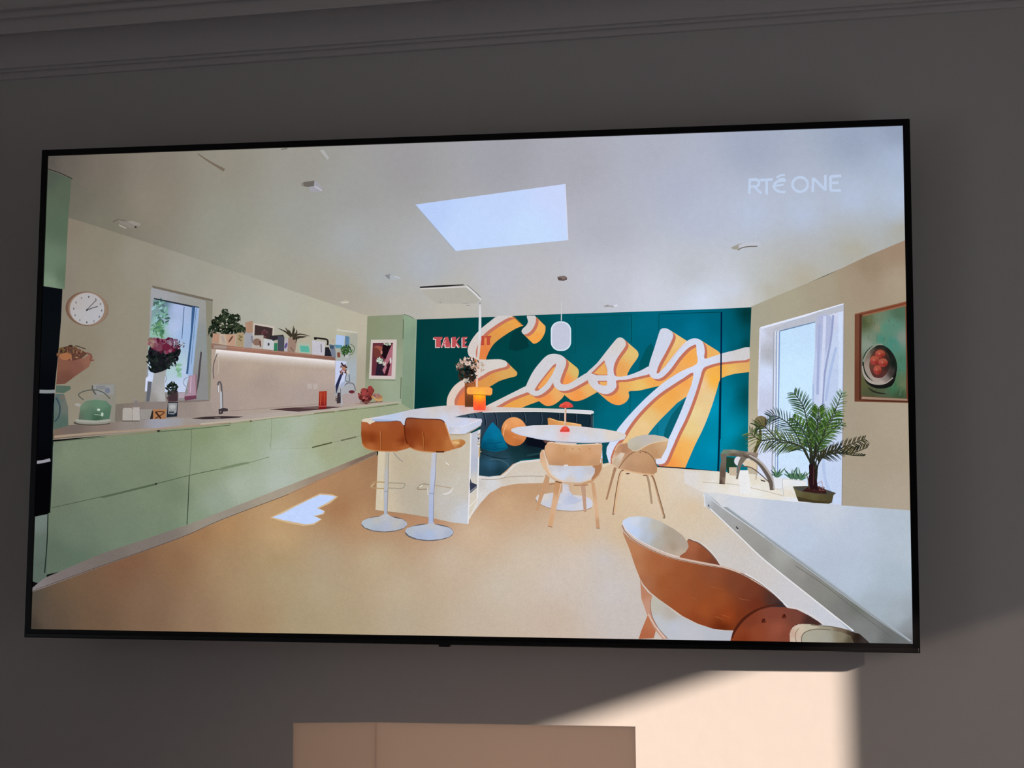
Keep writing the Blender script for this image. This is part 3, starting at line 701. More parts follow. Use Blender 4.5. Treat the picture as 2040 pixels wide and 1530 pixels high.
F0()
begin('pictured_drawer_units', 'run of pale green handleless drawers')
green = [(110, 890, (112, 126, 104)), (110, 1000, (108, 122, 98)), (130, 900, (126, 142, 110)), (200, 900, (124, 140, 110)), (200, 980, (116, 134, 106)), (300, 880, (126, 144, 110)), (300, 940, (122, 138, 108)), (360, 870, (132, 150, 112)), (110, 1100, (92, 112, 92)), (150, 1060, (108, 126, 104)), (150, 1120, (94, 116, 94)), (250, 1060, (114, 134, 108)), (330, 1050, (118, 138, 108)), (350, 980, (118, 136, 106)),
         (400, 860, (136, 154, 110)), (430, 920, (146, 164, 126)), (400, 950, (142, 158, 122)), (430, 1000, (152, 168, 146)), (400, 1040, (134, 156, 124)), (480, 900, (160, 178, 140)), (480, 970, (172, 186, 164)), (470, 850, (150, 166, 124)), (540, 860, (162, 180, 146)), (560, 900, (178, 192, 176)), (560, 960, (182, 194, 180)), (600, 850, (174, 188, 164)), (620, 920, (176, 190, 160)), (640, 870, (168, 178, 132)), (650, 900, (166, 174, 130)),
         (700, 840, (164, 174, 130)), (680, 870, (168, 170, 136)), (700, 900, (166, 176, 136)), (740, 860, (158, 166, 124)), (740, 900, (160, 164, 122)), (780, 830, (160, 172, 134))]
poly([(107, 880), (313, 857), (440, 846), (600, 828), (690, 815), (796, 802), (824, 818), (745, 850), (751, 906), (620, 960), (560, 985), (440, 1030), (373, 1055), (200, 1120), (88, 1146), (95, 1000)], green, grid=14)
F(40, 820)
g1 = (78, 92, 66); g2 = (62, 80, 56)
stroke([(340, 290), (820, 248), (1350, 195), (1700, 166), (2040, 130)], 1.2, g1)
stroke([(305, 932), (780, 825), (1310, 700), (1630, 620), (1900, 562), (2040, 540)], 1.3, (72, 92, 66))
stroke([(1660, 170), (1655, 400), (1640, 615)], 1.2, (104, 120, 88)); stroke([(1638, 620), (1630, 850), (1616, 1092)], 1.8, (52, 72, 50))
poly([(780, 825), (1300, 695), (1330, 690), (1315, 712), (800, 838)], (84, 104, 74)); poly([(1306, 694), (1336, 690), (1316, 716)], (34, 46, 34))
poly([(820, 246), (1320, 182), (1350, 178), (1340, 200), (830, 252)], (138, 134, 100)); poly([(1320, 182), (1365, 178), (1340, 202)], (48, 42, 30))
poly([(1900, 562), (2040, 532), (2040, 545)], (100, 116, 80)); poly([(1910, 128), (2040, 110), (2040, 120)], (140, 148, 104))
poly([(130, 1020), (275, 990), (262, 1530), (255, 1690), (120, 1640)], [(140, 1050, (112, 128, 120)), (200, 1300, (94, 112, 100)), (200, 1500, (88, 106, 94))], grid=12)
stroke([(272, 985), (264, 1250), (240, 1560)], 2.2, (26, 42, 32)); stroke([(332, 290), (310, 700), (290, 980)], 1.6, (120, 130, 118))
F(440, 780)
stroke([(0, 318), (290, 290), (490, 262), (780, 232), (1080, 200), (1320, 172), (1590, 142), (1720, 122)], 1.1, (126, 134, 98))
stroke([(0, 748), (270, 690), (470, 632)], 1.1, (120, 136, 98)); poly([(0, 735), (200, 690), (290, 680), (268, 698), (0, 762)], (122, 142, 102))
poly([(100, 306), (285, 280), (305, 280), (290, 296), (110, 314)], (150, 156, 112)); poly([(280, 282), (306, 280), (290, 298)], (74, 64, 42))
poly([(570, 250), (780, 228), (800, 230), (780, 242), (575, 258)], (156, 160, 120)); stroke([(905, 212), (1085, 194), (1090, 204)], 1.6, (130, 120, 84)); stroke([(1140, 188), (1320, 168)], 1.6, (128, 120, 88)); stroke([(1420, 160), (1590, 138)], 1.4, (128, 124, 90)); stroke([(1600, 136), (1715, 122)], 1.8, (112, 122, 84))
stroke([(492, 262), (490, 420), (480, 560)], 1.1, (142, 158, 120)); stroke([(480, 560), (850, 545), (1140, 485)], .8, (160, 172, 134)); stroke([(885, 542), (1075, 494)], 2.6, (84, 88, 50)); stroke([(1165, 474), (1310, 440)], 2.6, (88, 84, 56)); stroke([(1075, 494), (1165, 474), (1310, 440), (1360, 425)], .8, (130, 138, 98))
begin('pictured_plinth', None)
F0()
poly([(64, 1172), (88, 1152), (200, 1104), (373, 1046), (440, 1020), (560, 973), (640, 942), (750, 898), (750, 905), (660, 945), (560, 990), (440, 1037), (360, 1072), (200, 1130), (80, 1174), (62, 1180)], [(70, 1172, (134, 122, 124)), (120, 1140, (128, 112, 108)), (200, 1112, (126, 110, 100)), (300, 1075, (134, 118, 106)), (440, 1030, (162, 146, 124)), (560, 982, (180, 160, 130)), (650, 945, (172, 138, 108)), (740, 904, (140, 104, 80))], grid=10)
stroke([(62, 1178), (200, 1128), (360, 1071), (440, 1036), (575, 985)], 1, (96, 60, 44)); stroke([(575, 985), (750, 906)], 1, (170, 120, 90))

begin('pictured_upper_cupboard', 'green upper cupboard at the left edge of the picture')
poly([(90, 337), (142.4, 356), (136, 434), (129, 577), (82, 569)], [(98, 350, (84, 96, 80)), (130, 380, (92, 108, 84)), (100, 420, (92, 112, 88)), (125, 450, (90, 116, 88)), (100, 520, (108, 136, 106)), (125, 550, (96, 124, 92)), (100, 565, (128, 156, 124))], grid=10)
stroke([(94, 336), (120, 345), (144, 356)], 1.6, (38, 44, 32))
begin('pictured_oven_column', 'black built-in ovens at the left edge of the picture')
poly([(80, 569), (125, 576), (122, 640), (117, 700), (110, 770), (105, 900), (99, 1022), (60, 1030), (60, 700)], [(100, 600, (8, 12, 18)), (90, 800, (6, 8, 14)), (85, 1000, (4, 4, 6)), (110, 650, (10, 14, 18))], grid=40)
F(60, 560)
stroke([(70, 1068), (170, 1070), (245, 1068)], 7, (136, 142, 144)); 
F(40, 820)
stroke([(160, 492), (230, 482), (295, 466)], 6, (150, 150, 160)); poly([(130, 1000), (270, 985), (275, 990), (135, 1018)], (6, 8, 8)); stroke([(322, 0), (318, 200), (310, 560), (290, 980)], 2, (14, 26, 22))

F(60, 560)
begin('pictured_wall_clock', 'round wall clock with a copper rim and white face')
ell(550, 268, 208, 166, (122, 84, 62), rot=6, n=48); ell(562, 268, 192, 162, (150, 116, 92), rot=6, n=48)
ell(552, 268, 166, 154, [(450, 200, (176, 168, 166)), (600, 180, (176, 170, 172)), (640, 350, (176, 176, 184)), (480, 350, (178, 174, 176))], n=48)
for i in range(12):
    a = math.radians(i * 30 + 4); x, y = 558 + 136 * math.sin(a), 276 - 124 * math.cos(a); ell(x, y, 6 if i % 2 else 8, 11, (124, 116, 120) if i % 3 else (96, 90, 94), n=8)
stroke([(540, 290), (600, 225), (645, 180)], 1.4, (60, 60, 66)); stroke([(545, 285), (600, 262), (655, 245)], 1.6, (60, 60, 66)); ell(552, 278, 10, 9, (50, 50, 56))

begin('pictured_window', 'white framed window above the worktop')
poly([(1180, 42), (1770, 178), (1745, 1150), (1640, 1160), (1330, 1165), (1110, 1165), (1148, 600), (1170, 90)], [(1250, 110, (160, 162, 168)), (1600, 200, (156, 156, 152)), (1700, 600, (142, 148, 148)), (1700, 1000, (140, 140, 140)), (1150, 800, (150, 152, 160)), (1200, 1140, (140, 134, 130))], grid=14)
poly([(1180, 42), (1770, 178), (1768, 200), (1690, 185), (1186, 66)], (118, 108, 92)); poly([(1700, 190), (1768, 205), (1745, 1150), (1725, 1140)], (140, 136, 116))
poly([(1195, 168), (1570, 245), (1620, 262), (1545, 900), (1500, 1075), (1150, 1075), (1140, 700)], [(1220, 230, (120, 160, 160)), (1300, 200, (96, 130, 150)), (1420, 260, (170, 190, 238)), (1400, 450, (176, 196, 240)), (1250, 500, (140, 190, 170)), (1500, 500, (156, 190, 240)), (1480, 900, (180, 204, 240)), (1400, 850, (170, 206, 212)), (1150, 1000, (200, 216, 250)), (1440, 1040, (196, 210, 246))], grid=8)
blobs((1260, 330, 75, 160), [(80, 130, 120), (70, 110, 100), (120, 180, 160), (150, 200, 210)], 60, 24, 8); blobs((1240, 470, 70, 70), [(90, 150, 100), (130, 180, 140), (70, 130, 100)], 30, 26, 9); blobs((1440, 870, 24, 60), [(120, 180, 140), (140, 200, 160)], 14, 24, 10)
stroke([(1492, 250), (1470, 560)], 1.4, (70, 100, 140)); poly([(1200, 163), (1640, 252), (1632, 268), (1200, 176)], (40, 50, 62)); poly([(1568, 245), (1600, 252), (1530, 900), (1510, 900), (1555, 500)], (54, 96, 150)); poly([(1600, 252), (1640, 262), (1575, 900), (1545, 1060), (1530, 900)], (150, 184, 230))
stroke([(1610, 262), (1560, 800)], 1, (80, 120, 170)); poly([(1120, 940), (1165, 900), (1160, 1065), (1112, 1068)], (208, 218, 250)); poly([(1650, 680), (1665, 690), (1640, 960), (1610, 1100), (1625, 900)], (78, 70, 76))
poly([(1330, 1162), (1735, 1150), (1735, 1160), (1500, 1175), (1330, 1172)], (130, 112, 106)); poly([(1140, 970), (1180, 975), (1160, 1165), (1125, 1165)], (96, 100, 110))

begin('pictured_bouquet_vase', 'white jug of dark pink and red flowers on the window sill')
poly([(1205, 855), (1320, 855), (1300, 970), (1312, 1165), (1155, 1168), (1180, 1000), (1195, 920)], [(1220, 900, (164, 164, 164)), (1280, 1100, (178, 176, 176)), (1180, 1150, (150, 146, 142))], grid=8); stroke([(1310, 905), (1322, 940), (1305, 985)], 1.4, (150, 150, 160))
poly([(1150, 660), (1200, 600), (1400, 600), (1460, 680), (1400, 760), (1330, 850), (1200, 890), (1170, 820), (1145, 720)], (26, 28, 34), smooth=True); blobs((1290, 730, 150, 120), [(20, 30, 28), (34, 44, 40), (40, 30, 44), (24, 20, 30)], 90, 24, 11); blobs((1180, 800, 45, 80), [(24, 34, 30)], 20, 18, 18)
blobs((1310, 620, 140, 66), [(108, 26, 56), (130, 40, 70), (150, 84, 110), (96, 22, 46)], 60, 26, 12, 'petal'); blobs((1190, 600, 50, 34), [(150, 110, 100), (166, 130, 118), (130, 70, 80)], 18, 20, 13, 'petal'); blobs((1380, 590, 60, 30), [(150, 120, 140), (120, 80, 110)], 16, 18, 14, 'petal'); blobs((1440, 620, 60, 44), [(190, 200, 220), (40, 50, 60), (90, 90, 110)], 24, 12, 15); blobs((1390, 790, 30, 46), [(30, 40, 40)], 12, 14, 16)
ell(1320, 640, 44, 34, (118, 30, 60)); ell(1250, 655, 34, 26, (128, 62, 84))

begin('pictured_kettle', 'sage green kettle on the worktop')
poly([(255, 1010), (390, 1015), (398, 1045), (330, 1085), (250, 1080)], (82, 112, 92)); poly([(245, 1090), (330, 1090), (370, 1220), (372, 1400), (230, 1440), (232, 1200)], [(260, 1150, (84, 112, 110)), (300, 1380, (80, 110, 96)), (340, 1200, (110, 118, 106))], grid=10); stroke([(255, 1130), (290, 1210), (280, 1310), (240, 1360)], 3, (52, 76, 90)); ell(312, 1125, 26, 22, (116, 110, 96))
poly([(600, 990), (840, 990), (822, 1365), (640, 1360)], (150, 144, 128)); poly([(612, 1005), (810, 1002), (808, 1100), (625, 1100)], (152, 154, 150)); ell(750, 1060, 26, 28, (120, 126, 148)); rect(640, 1012, 730, 1050, (136, 138, 142))
ell(600, 1372, 180, 26, (84, 78, 64)); ell(610, 1365, 170, 22, (150, 146, 132)); ell(610, 1348, 175, 22, (168, 170, 154)); poly([(490, 1210), (540, 1160), (640, 1148), (740, 1160), (790, 1210), (770, 1335), (640, 1350), (470, 1340)], [(520, 1200, (106, 140, 108)), (560, 1300, (84, 128, 96)), (680, 1200, (96, 144, 110)), (740, 1300, (74, 124, 94)), (650, 1330, (60, 104, 74)), (480, 1320, (96, 112, 90))], grid=6)
poly([(430, 1190), (470, 1178), (496, 1200), (484, 1216), (450, 1210)], (170, 168, 158)); ell(665, 1245, 16, 12, (196, 220, 196)); ell(700, 1290, 12, 20, (186, 214, 190)); stroke([(625, 1290), (690, 1298)], 1, (170, 206, 176))
stroke([(520, 1150), (470, 1100), (540, 1062), (640, 1055), (720, 1085), (776, 1140)], 2.2, (90, 96, 84)); stroke([(606, 1010), (608, 1050), (640, 1100)], 3, (90, 88, 84)); ell(645, 1120, 26, 22, (150, 146, 138)); stroke([(520, 1156), (640, 1140), (775, 1150)], 2, (140, 150, 130))
begin('pictured_paper_bouquet', 'flowers wrapped in brown paper beside the ovens')
poly([(275, 700), (400, 770), (520, 745), (590, 700), (610, 740), (570, 830), (440, 920), (340, 995), (255, 1000)], [(300, 800, (136, 84, 64)), (450, 820, (134, 82, 66)), (350, 950, (120, 72, 56)), (560, 760, (150, 96, 76))], grid=8)
poly([(285, 650), (360, 630), (460, 650), (560, 700), (500, 750), (400, 775), (290, 740)], (102, 62, 48)); blobs((390, 700, 120, 60), [(120, 84, 56), (150, 100, 66), (70, 50, 36), (96, 50, 40), (60, 40, 30)], 60, 20, 21); ell(345, 730, 60, 34, (172, 104, 62)); stroke([(440, 625), (490, 640), (540, 658)], 2, (80, 58, 50)); stroke([(550, 695), (595, 720), (585, 765), (620, 765)], 3, (126, 74, 60)); ell(395, 630, 22, 14, (70, 48, 36)); blobs((330, 660, 50, 20), [(120, 90, 50), (100, 50, 40)], 14, 14, 22)
begin('pictured_soap_bottles', 'white soap bottles beside the kettle')
poly([(895, 1240), (910, 1228), (985, 1228), (995, 1245), (990, 1350), (895, 1350)], (176, 168, 160)); poly([(998, 1220), (1060, 1220), (1066, 1350), (995, 1350)], (182, 174, 168)); rect(1010, 1145, 1042, 1222, (130, 122, 120)); stroke([(1000, 1150), (1040, 1148)], 3, (150, 140, 138)); poly([(1066, 1240), (1180, 1240), (1180, 1335), (1070, 1340)], (152, 146, 140)); poly([(830, 1190), (900, 1190), (895, 1350), (820, 1355)], (124, 114, 102)); poly([(890, 1350), (1065, 1350), (1060, 1358), (895, 1358)], (60, 50, 44))
begin('pictured_letter_card', None)
poly([(1190, 1240), (1320, 1240), (1312, 1335), (1188, 1335)], (178, 118, 72)); stroke([(1215, 1265), (1268, 1330)], 3.2, (58, 30, 20)); stroke([(1215, 1265), (1300, 1270), (1215, 1330)], 2, (74, 40, 24)); poly([(1180, 1260), (1194, 1250), (1190, 1335), (1160, 1338)], (44, 36, 34))
begin('pictured_dark_bottle', None)
poly([(1335, 1170), (1432, 1170), (1425, 1310), (1322, 1320)], (30, 40, 54)); poly([(1338, 1180), (1425, 1180), (1418, 1270), (1390, 1290), (1338, 1285)], (150, 152, 154)); ell(1380, 1215, 30, 22, (176, 178, 180)); rect(1345, 1262, 1395, 1280, (60, 70, 84))
poly([(1318, 1120), (1420, 1120), (1420, 1165), (1340, 1168)], (96, 66, 70)); blobs((1375, 1030, 55, 50), [(24, 34, 28), (34, 48, 38), (20, 26, 24)], 40, 18, 24); poly([(1330, 1070), (1430, 1060), (1432, 1160), (1345, 1160)], (70, 48, 56)); blobs((1380, 1080, 46, 30), [(50, 60, 50), (30, 36, 32)], 14, 14, 25)
begin('pictured_pink_jugs', None)
poly([(1535, 920), (1610, 900), (1610, 1130), (1500, 1150), (1490, 1120), (1530, 1080)], (176, 140, 160)); stroke([(1530, 930), (1495, 950), (1490, 1000), (1530, 1040)], 1.8, (150, 160, 190)); poly([(1490, 1115), (1610, 1105), (1612, 1140), (1500, 1158)], (120, 60, 84)); stroke([(1606, 905), (1610, 1100)], 2, (150, 96, 110)); stroke([(1560, 925), (1552, 1080)], 1.6, (206, 180, 206)); poly([(1440, 1085), (1500, 1080), (1495, 1130), (1440, 1135)], (180, 160, 176))
begin('pictured_tap', 'tall chrome kitchen tap')
poly([(1838, 1060), (1858, 1060), (1862, 1240), (1842, 1250)], (186, 188, 196)); stroke([(1822, 1080), (1820, 1000), (1834, 975), (1850, 1000), (1856, 1070)], 3.4, (96, 90, 96)); stroke([(1824, 1078), (1822, 1010)], 2.4, (208, 206, 210)); stroke([(1862, 1070), (1866, 1230)], 1.4, (70, 66, 74)); poly([(1825, 1240), (1870, 1228), (1915, 1234), (1915, 1258), (1870, 1262), (1865, 1285), (1828, 1290)], (62, 52, 56)); ell(1845, 1265, 8, 7, (130, 120, 120))

F(400, 560)
begin('pictured_shelf', 'wooden wall shelf with a light strip below')
poly([(100, 600), (400, 640), (900, 690), (1420, 742), (1422, 770), (1300, 766), (700, 712), (250, 668), (100, 655)], [(150, 630, (150, 112, 92)), (400, 665, (170, 112, 92)), (900, 710, (160, 106, 88)), (1350, 755, (140, 94, 78))], grid=10)
poly([(130, 622), (250, 626), (250, 655), (130, 650)], (160, 146, 138)); stroke([(120, 628), (700, 680), (1420, 745)], 1, (190, 140, 116))
begin('pictured_far_window', 'narrow window behind the far end of the shelf')
poly([(1310, 462), (1520, 498), (1500, 1090), (1300, 1110), (1305, 780), (1300, 600)], [(1350, 480, (190, 186, 160)), (1470, 600, (170, 172, 156)), (1470, 900, (168, 180, 190)), (1450, 1050, (172, 174, 180))], grid=10)
poly([(1320, 462), (1520, 494), (1518, 506), (1320, 482)], (206, 202, 186)); poly([(1312, 520), (1395, 530), (1385, 640), (1305, 640)], (172, 200, 246)); poly([(1400, 530), (1440, 540), (1435, 640), (1395, 640)], (86, 130, 170)); poly([(1305, 770), (1410, 778), (1400, 1000), (1300, 1020)], (200, 210, 246)); stroke([(1440, 545), (1435, 760)], 1.2, (140, 160, 170))
poly([(1385, 1090), (1520, 1080), (1560, 1180), (1390, 1190)], (178, 158, 156))
begin('pictured_trailing_pot_plant', 'leafy dark plant at the near end of the shelf')
blobs((250, 430, 160, 90), [(24, 34, 22), (34, 46, 28), (50, 66, 40), (18, 24, 16), (20, 30, 18)], 130, 24, 31); blobs((250, 340, 70, 50), [(30, 44, 28), (60, 80, 50), (24, 34, 22)], 34, 20, 32); blobs((235, 295, 28, 24), [(50, 66, 44), (34, 46, 28)], 14, 14, 33); blobs((120, 480, 44, 50), [(44, 56, 40), (24, 34, 22)], 22, 20, 34); blobs((390, 470, 46, 40), [(40, 52, 34), (70, 84, 54)], 20, 20, 35); blobs((340, 350, 40, 40), [(34, 46, 30)], 16, 18, 36)
for p in ([(150, 420), (100, 460), (72, 530)], [(140, 440), (110, 490), (108, 540)], [(330, 330), (375, 335), (385, 390)], [(380, 430), (430, 460), (430, 500)]): stroke(p, [3, 1], (30, 42, 28))
begin('pictured_card', None)
poly([(430, 400), (505, 385), (505, 500), (440, 505)], (178, 136, 108))
poly([(120, 505), (185, 510), (175, 600), (110, 598)], (190, 142, 114)); poly([(185, 510), (345, 520), (335, 630), (175, 610)], (196, 170, 146)); stroke([(205, 530), (230, 600)], 5, (178, 160, 150)); ell(290, 565, 10, 40, (120, 76, 62), rot=30); poly([(240, 515), (340, 515), (335, 628), (260, 615)], (196, 150, 122)); ell(292, 562, 9, 38, (110, 70, 56), rot=35)
poly([(350, 500), (420, 500), (415, 640), (345, 635)], (176, 150, 112)); stroke([(368, 530), (400, 540), (370, 560), (398, 580)], 2.4, (120, 106, 60)); poly([(430, 500), (520, 505), (510, 650), (425, 645)], (160, 162, 170)); stroke([(495, 530), (500, 600)], 2, (110, 110, 130))
begin('pictured_photo_frame', 'white frame with a dark photograph on the shelf')
poly([(512, 405), (715, 440), (700, 560), (505, 530)], (206, 192, 178)); poly([(525, 425), (698, 455), (690, 570), (520, 530)], (66, 48, 46)); blobs((620, 510, 40, 34), [(110, 60, 66), (80, 40, 50)], 12, 16, 41)
begin('pictured_card', None)
poly([(515, 525), (610, 525), (598, 655), (492, 650)], (186, 176, 166)); ell(545, 590, 40, 34, (140, 106, 90)); stroke([(575, 580), (580, 635)], 3, (110, 60, 50)); poly([(612, 560), (712, 570), (708, 670), (605, 655)], (198, 200, 204)); ell(658, 612, 10, 16, (72, 76, 86)); poly([(712, 600), (745, 600), (742, 680), (708, 675)], (40, 130, 90)); poly([(660, 530), (800, 520), (812, 550), (700, 580)], (48, 44, 52)); poly([(748, 530), (812, 540), (808, 680), (745, 676)], (74, 76, 90)); poly([(815, 560), (870, 560), (840, 685), (810, 680)], (184, 176, 186)); ell(826, 625, 12, 30, (100, 80, 150), rot=20)
begin('pictured_spiky_plant', 'spiky bromeliad in a clay pot on the shelf')
poly([(850, 545), (935, 550), (915, 690), (840, 685)], (160, 128, 110)); stroke([(870, 640), (900, 680)], 2, (120, 90, 80))
for p in ([(880, 540), (820, 490), (750, 458)], [(880, 540), (840, 480), (820, 450)], [(885, 540), (895, 490), (898, 432)], [(890, 540), (930, 500), (925, 470)], [(890, 545), (960, 515), (1060, 535)], [(890, 555), (960, 540), (1030, 540)], [(880, 540), (850, 510), (800, 480)], [(900, 560), (950, 550), (1010, 545)], [(890, 540), (905, 480), (912, 450)], [(880, 535), (862, 490), (850, 470)], [(895, 560), (930, 560), (920, 600)]): stroke(p, [5, 3, .8], (62, 54, 40))
begin('pictured_card', None)
poly([(945, 600), (1050, 605), (1070, 705), (955, 695)], (170, 186, 166)); poly([(960, 625), (1045, 630), (1055, 690), (968, 684)], (80, 184, 160)); poly([(1078, 570), (1205, 590), (1195, 722), (1080, 710)], (198, 194, 206)); stroke([(1165, 610), (1168, 690)], 2, (120, 116, 126)); stroke([(1098, 550), (1160, 556), (1225, 570), (1228, 620)], 3.4, (34, 30, 34)); poly([(1095, 545), (1125, 545), (1120, 570), (1098, 566)], (24, 20, 24))
poly([(1205, 640), (1240, 640), (1275, 730), (1200, 725)], (34, 34, 46)); poly([(1240, 610), (1300, 620), (1310, 740), (1270, 735)], (120, 130, 150)); poly([(1250, 620), (1290, 625), (1285, 660), (1250, 650)], (60, 84, 110)); poly([(1295, 615), (1370, 618), (1365, 650), (1310, 650)], (80, 150, 180)); poly([(1320, 690), (1350, 690), (1350, 740), (1322, 738)], (140, 70, 50)); ell(1278, 580, 10, 16, (190, 160, 150))
begin('pictured_small_ivy_pot', None)
blobs((1410, 670, 50, 50), [(50, 96, 40), (34, 66, 30), (70, 120, 60)], 50, 16, 44); stroke([(1450, 610), (1485, 640), (1478, 690), (1440, 720)], 1.6, (90, 120, 80)); poly([(1395, 715), (1430, 715), (1425, 745), (1400, 742)], (190, 190, 196))
begin('pictured_shelf_figurine', None)
stroke([(1360, 790), (1385, 830), (1400, 870)], 3, (60, 34, 34)); blobs((1380, 860, 40, 46), [(90, 50, 40), (170, 100, 80), (60, 34, 36), (120, 60, 44)], 26, 14, 45); ell(1385, 850, 18, 20, (190, 120, 96)); poly([(1350, 900), (1375, 900), (1345, 985), (1310, 1100), (1305, 1010)], (40, 44, 80)); stroke([(1430, 855), (1405, 920), (1400, 960), (1440, 970), (1435, 900)], 1.6, (90, 100, 120)); ell(1425, 880, 14, 26, (200, 196, 190)); blobs((1330, 1130, 24, 50), [(40, 24, 30), (70, 44, 50)], 18, 12, 46); poly([(1325, 1080), (1350, 1080), (1355, 1180), (1318, 1185)], (60, 48, 56))
stroke([(1390, 1010), (1430, 985), (1480, 1000), (1498, 1060)], 2, (110, 104, 112)); stroke([(1362, 1010), (1360, 1100), (1368, 1200)], 4, (176, 176, 184)); stroke([(1356, 1040), (1354, 1180)], 1, (70, 66, 76)); poly([(1350, 1000), (1400, 960), (1395, 1010), (1360, 1040)], (170, 180, 210)); ell(1462, 1072, 30, 16, (110, 40, 48))
begin('pictured_red_jar', 'red glass jar beside the hob')
poly([(1145, 1068), (1222, 1064), (1218, 1238), (1140, 1240)], [(1180, 1090, (186, 54, 30)), (1180, 1150, (176, 44, 26)), (1180, 1200, (150, 30, 30)), (1180, 1235, (120, 20, 26))], grid=6); stroke([(1142, 1212), (1218, 1210)], 1.6, (214, 90, 80)); stroke([(1165, 1080), (1160, 1200)], 1.4, (214, 90, 60)); stroke([(1200, 1078), (1200, 1200)], 1.4, (206, 70, 46))
begin('pictured_fruit_bowl', 'bowl heaped with red and yellow fruit')
blobs((1595, 1110, 66, 58), [(130, 40, 40), (160, 60, 50), (90, 24, 30), (110, 40, 36), (170, 70, 66)], 46, 22, 50, 'petal'); blobs((1620, 1065, 50, 30), [(180, 60, 60), (150, 50, 46)], 14, 22, 51, 'petal'); blobs((1710, 1130, 50, 34), [(190, 130, 80), (160, 90, 60), (150, 90, 110)], 20, 16, 52, 'petal'); stroke([(1670, 1120), (1710, 1150), (1760, 1150)], 3, (206, 160, 96)); stroke([(1680, 1145), (1730, 1165)], 2.4, (200, 150, 90)); stroke([(1540, 1168), (1640, 1176), (1760, 1166)], 2, (120, 90, 80))
# ---- ceiling things ------------------------------------------------------------------
begin('pictured_skylight', 'bright square roof light in the pictured ceiling')
F0()
poly([(827, 407.5), (1126, 366.5), (1131.5, 478.5), (907, 500)], [(850, 420, (184, 206, 250)), (1000, 400, (192, 212, 252)), (1110, 380, (200, 214, 252)), (950, 470, (192, 216, 254)), (1050, 460, (196, 220, 255)), (920, 490, (192, 214, 252))], grid=20)
stroke([(827, 407.5), (907, 500)], 1.6, (160, 170, 190)); stroke([(1126, 366.5), (1131.5, 478.5)], 1.6, (214, 216, 236))
begin('pictured_ceiling_light', None)
F(60, 300)
stroke([(800, 690), (860, 670), (960, 700), (1040, 750)], 3, (112, 100, 88)); poly([(850, 672), (900, 680), (1068, 705), (1060, 730), (1025, 755), (960, 745), (870, 705)], (138, 130, 120)); poly([(940, 685), (990, 680), (1068, 708), (1065, 725), (1010, 722)], (152, 144, 134)); poly([(856, 712), (880, 722), (940, 750), (920, 755), (862, 730)], (168, 158, 144)); ell(1020, 740, 12, 10, (72, 62, 54))
F(560, 300)
begin('pictured_smoke_alarm', None)
poly([(215, 305), (322, 290), (318, 345), (260, 352), (215, 345)], (112, 104, 98)); poly([(322, 290), (380, 330), (405, 385), (360, 402), (290, 400), (265, 350), (318, 345)], (164, 162, 172)); stroke([(325, 345), (355, 362), (395, 388)], 2.2, (196, 194, 204)); poly([(190, 318), (215, 305), (218, 345), (200, 345)], (140, 134, 120))
begin('pictured_ceiling_light', None)
poly([(1000, 1205), (1060, 1195), (1050, 1245), (1030, 1235)], (138, 140, 146)); poly([(1050, 1205), (1130, 1215), (1160, 1235), (1100, 1252), (1055, 1245)], (176, 184, 190)); stroke([(1100, 1215), (1155, 1238)], 1.6, (196, 202, 210))
begin('pictured_ceiling_light', None)
poly([(560, 1465), (620, 1450), (660, 1460), (650, 1478), (585, 1478)], (190, 184, 164)); stroke([(585, 1475), (650, 1466)], 1.4, (216, 212, 194))
begin('pictured_ceiling_panel', 'white square panel hanging below the pictured ceiling')
poly([(1340, 1330), (1800, 1312), (1930, 1440), (1880, 1480), (1500, 1480), (1400, 1400)], (182, 178, 168)); poly([(1340, 1316), (1560, 1302), (1760, 1294), (1780, 1303), (1560, 1320), (1345, 1330)], (34, 30, 34)); stroke([(1345, 1338), (1560, 1328), (1795, 1318)], 2.4, (216, 212, 208)); stroke([(1795, 1314), (1860, 1370), (1935, 1444)], 3, (224, 224, 228)); stroke([(1800, 1300), (1880, 1370), (1930, 1420)], 1.4, (130, 126, 122)); ell(1540, 1468, 8, 6, (156, 150, 142)); stroke([(1755, 1480), (1815, 1478)], 1.6, (166, 160, 156)); stroke([(1790, 1497), (1830, 1500)], 1.6, (160, 154, 150))
begin('pictured_hanging_cord', None)
F(700, 560)
ell(1243, 214, 10, 6, (150, 146, 150)); poly([(1236, 228), (1252, 228), (1258, 340), (1258, 560), (1232, 800), (1222, 1030), (1206, 1030), (1212, 800), (1230, 560), (1234, 340)], [(1245, 300, (220, 218, 222)), (1245, 450, (216, 224, 232)), (1240, 700, (222, 208, 198)), (1215, 950, (240, 200, 180))], grid=10)
begin('pictured_pendant_light', 'white capsule pendant lamp')
F(980, 300, 3.643)
poly([(474, 918), (495, 910), (530, 910), (545, 920), (545, 938), (520, 945), (482, 942)], (96, 78, 74)); poly([(505, 915), (530, 912), (543, 920), (530, 935), (508, 936)], (130, 108, 102)); poly([(474, 918), (495, 910), (545, 918), (500, 922)], (140, 124, 120))
stroke([(506, 1100), (504, 1235)], [1.6, 2.2], (206, 208, 214)); stroke([(510, 960), (506, 1100)], 1, (196, 196, 206))
F(1040, 560)
def capsule(x0, x1, y0, y1, r, col):
    pts = []
    for cx, cy, a0 in ((x1 - r, y1 - r, 0), (x0 + r, y1 - r, 90), (x0 + r, y0 + r, 180), (x1 - r, y0 + r, 270)):
        for kk in range(9):
            a = math.radians(a0 + kk * 90 / 8); pts.append((cx + r * math.cos(a), cy + r * math.sin(a)))
    poly(pts, col)
capsule(278, 475, 390, 676, 88, (216, 234, 252)); capsule(290, 463, 402, 664, 78, (200, 204, 228))
begin('pictured_ceiling_light', None)
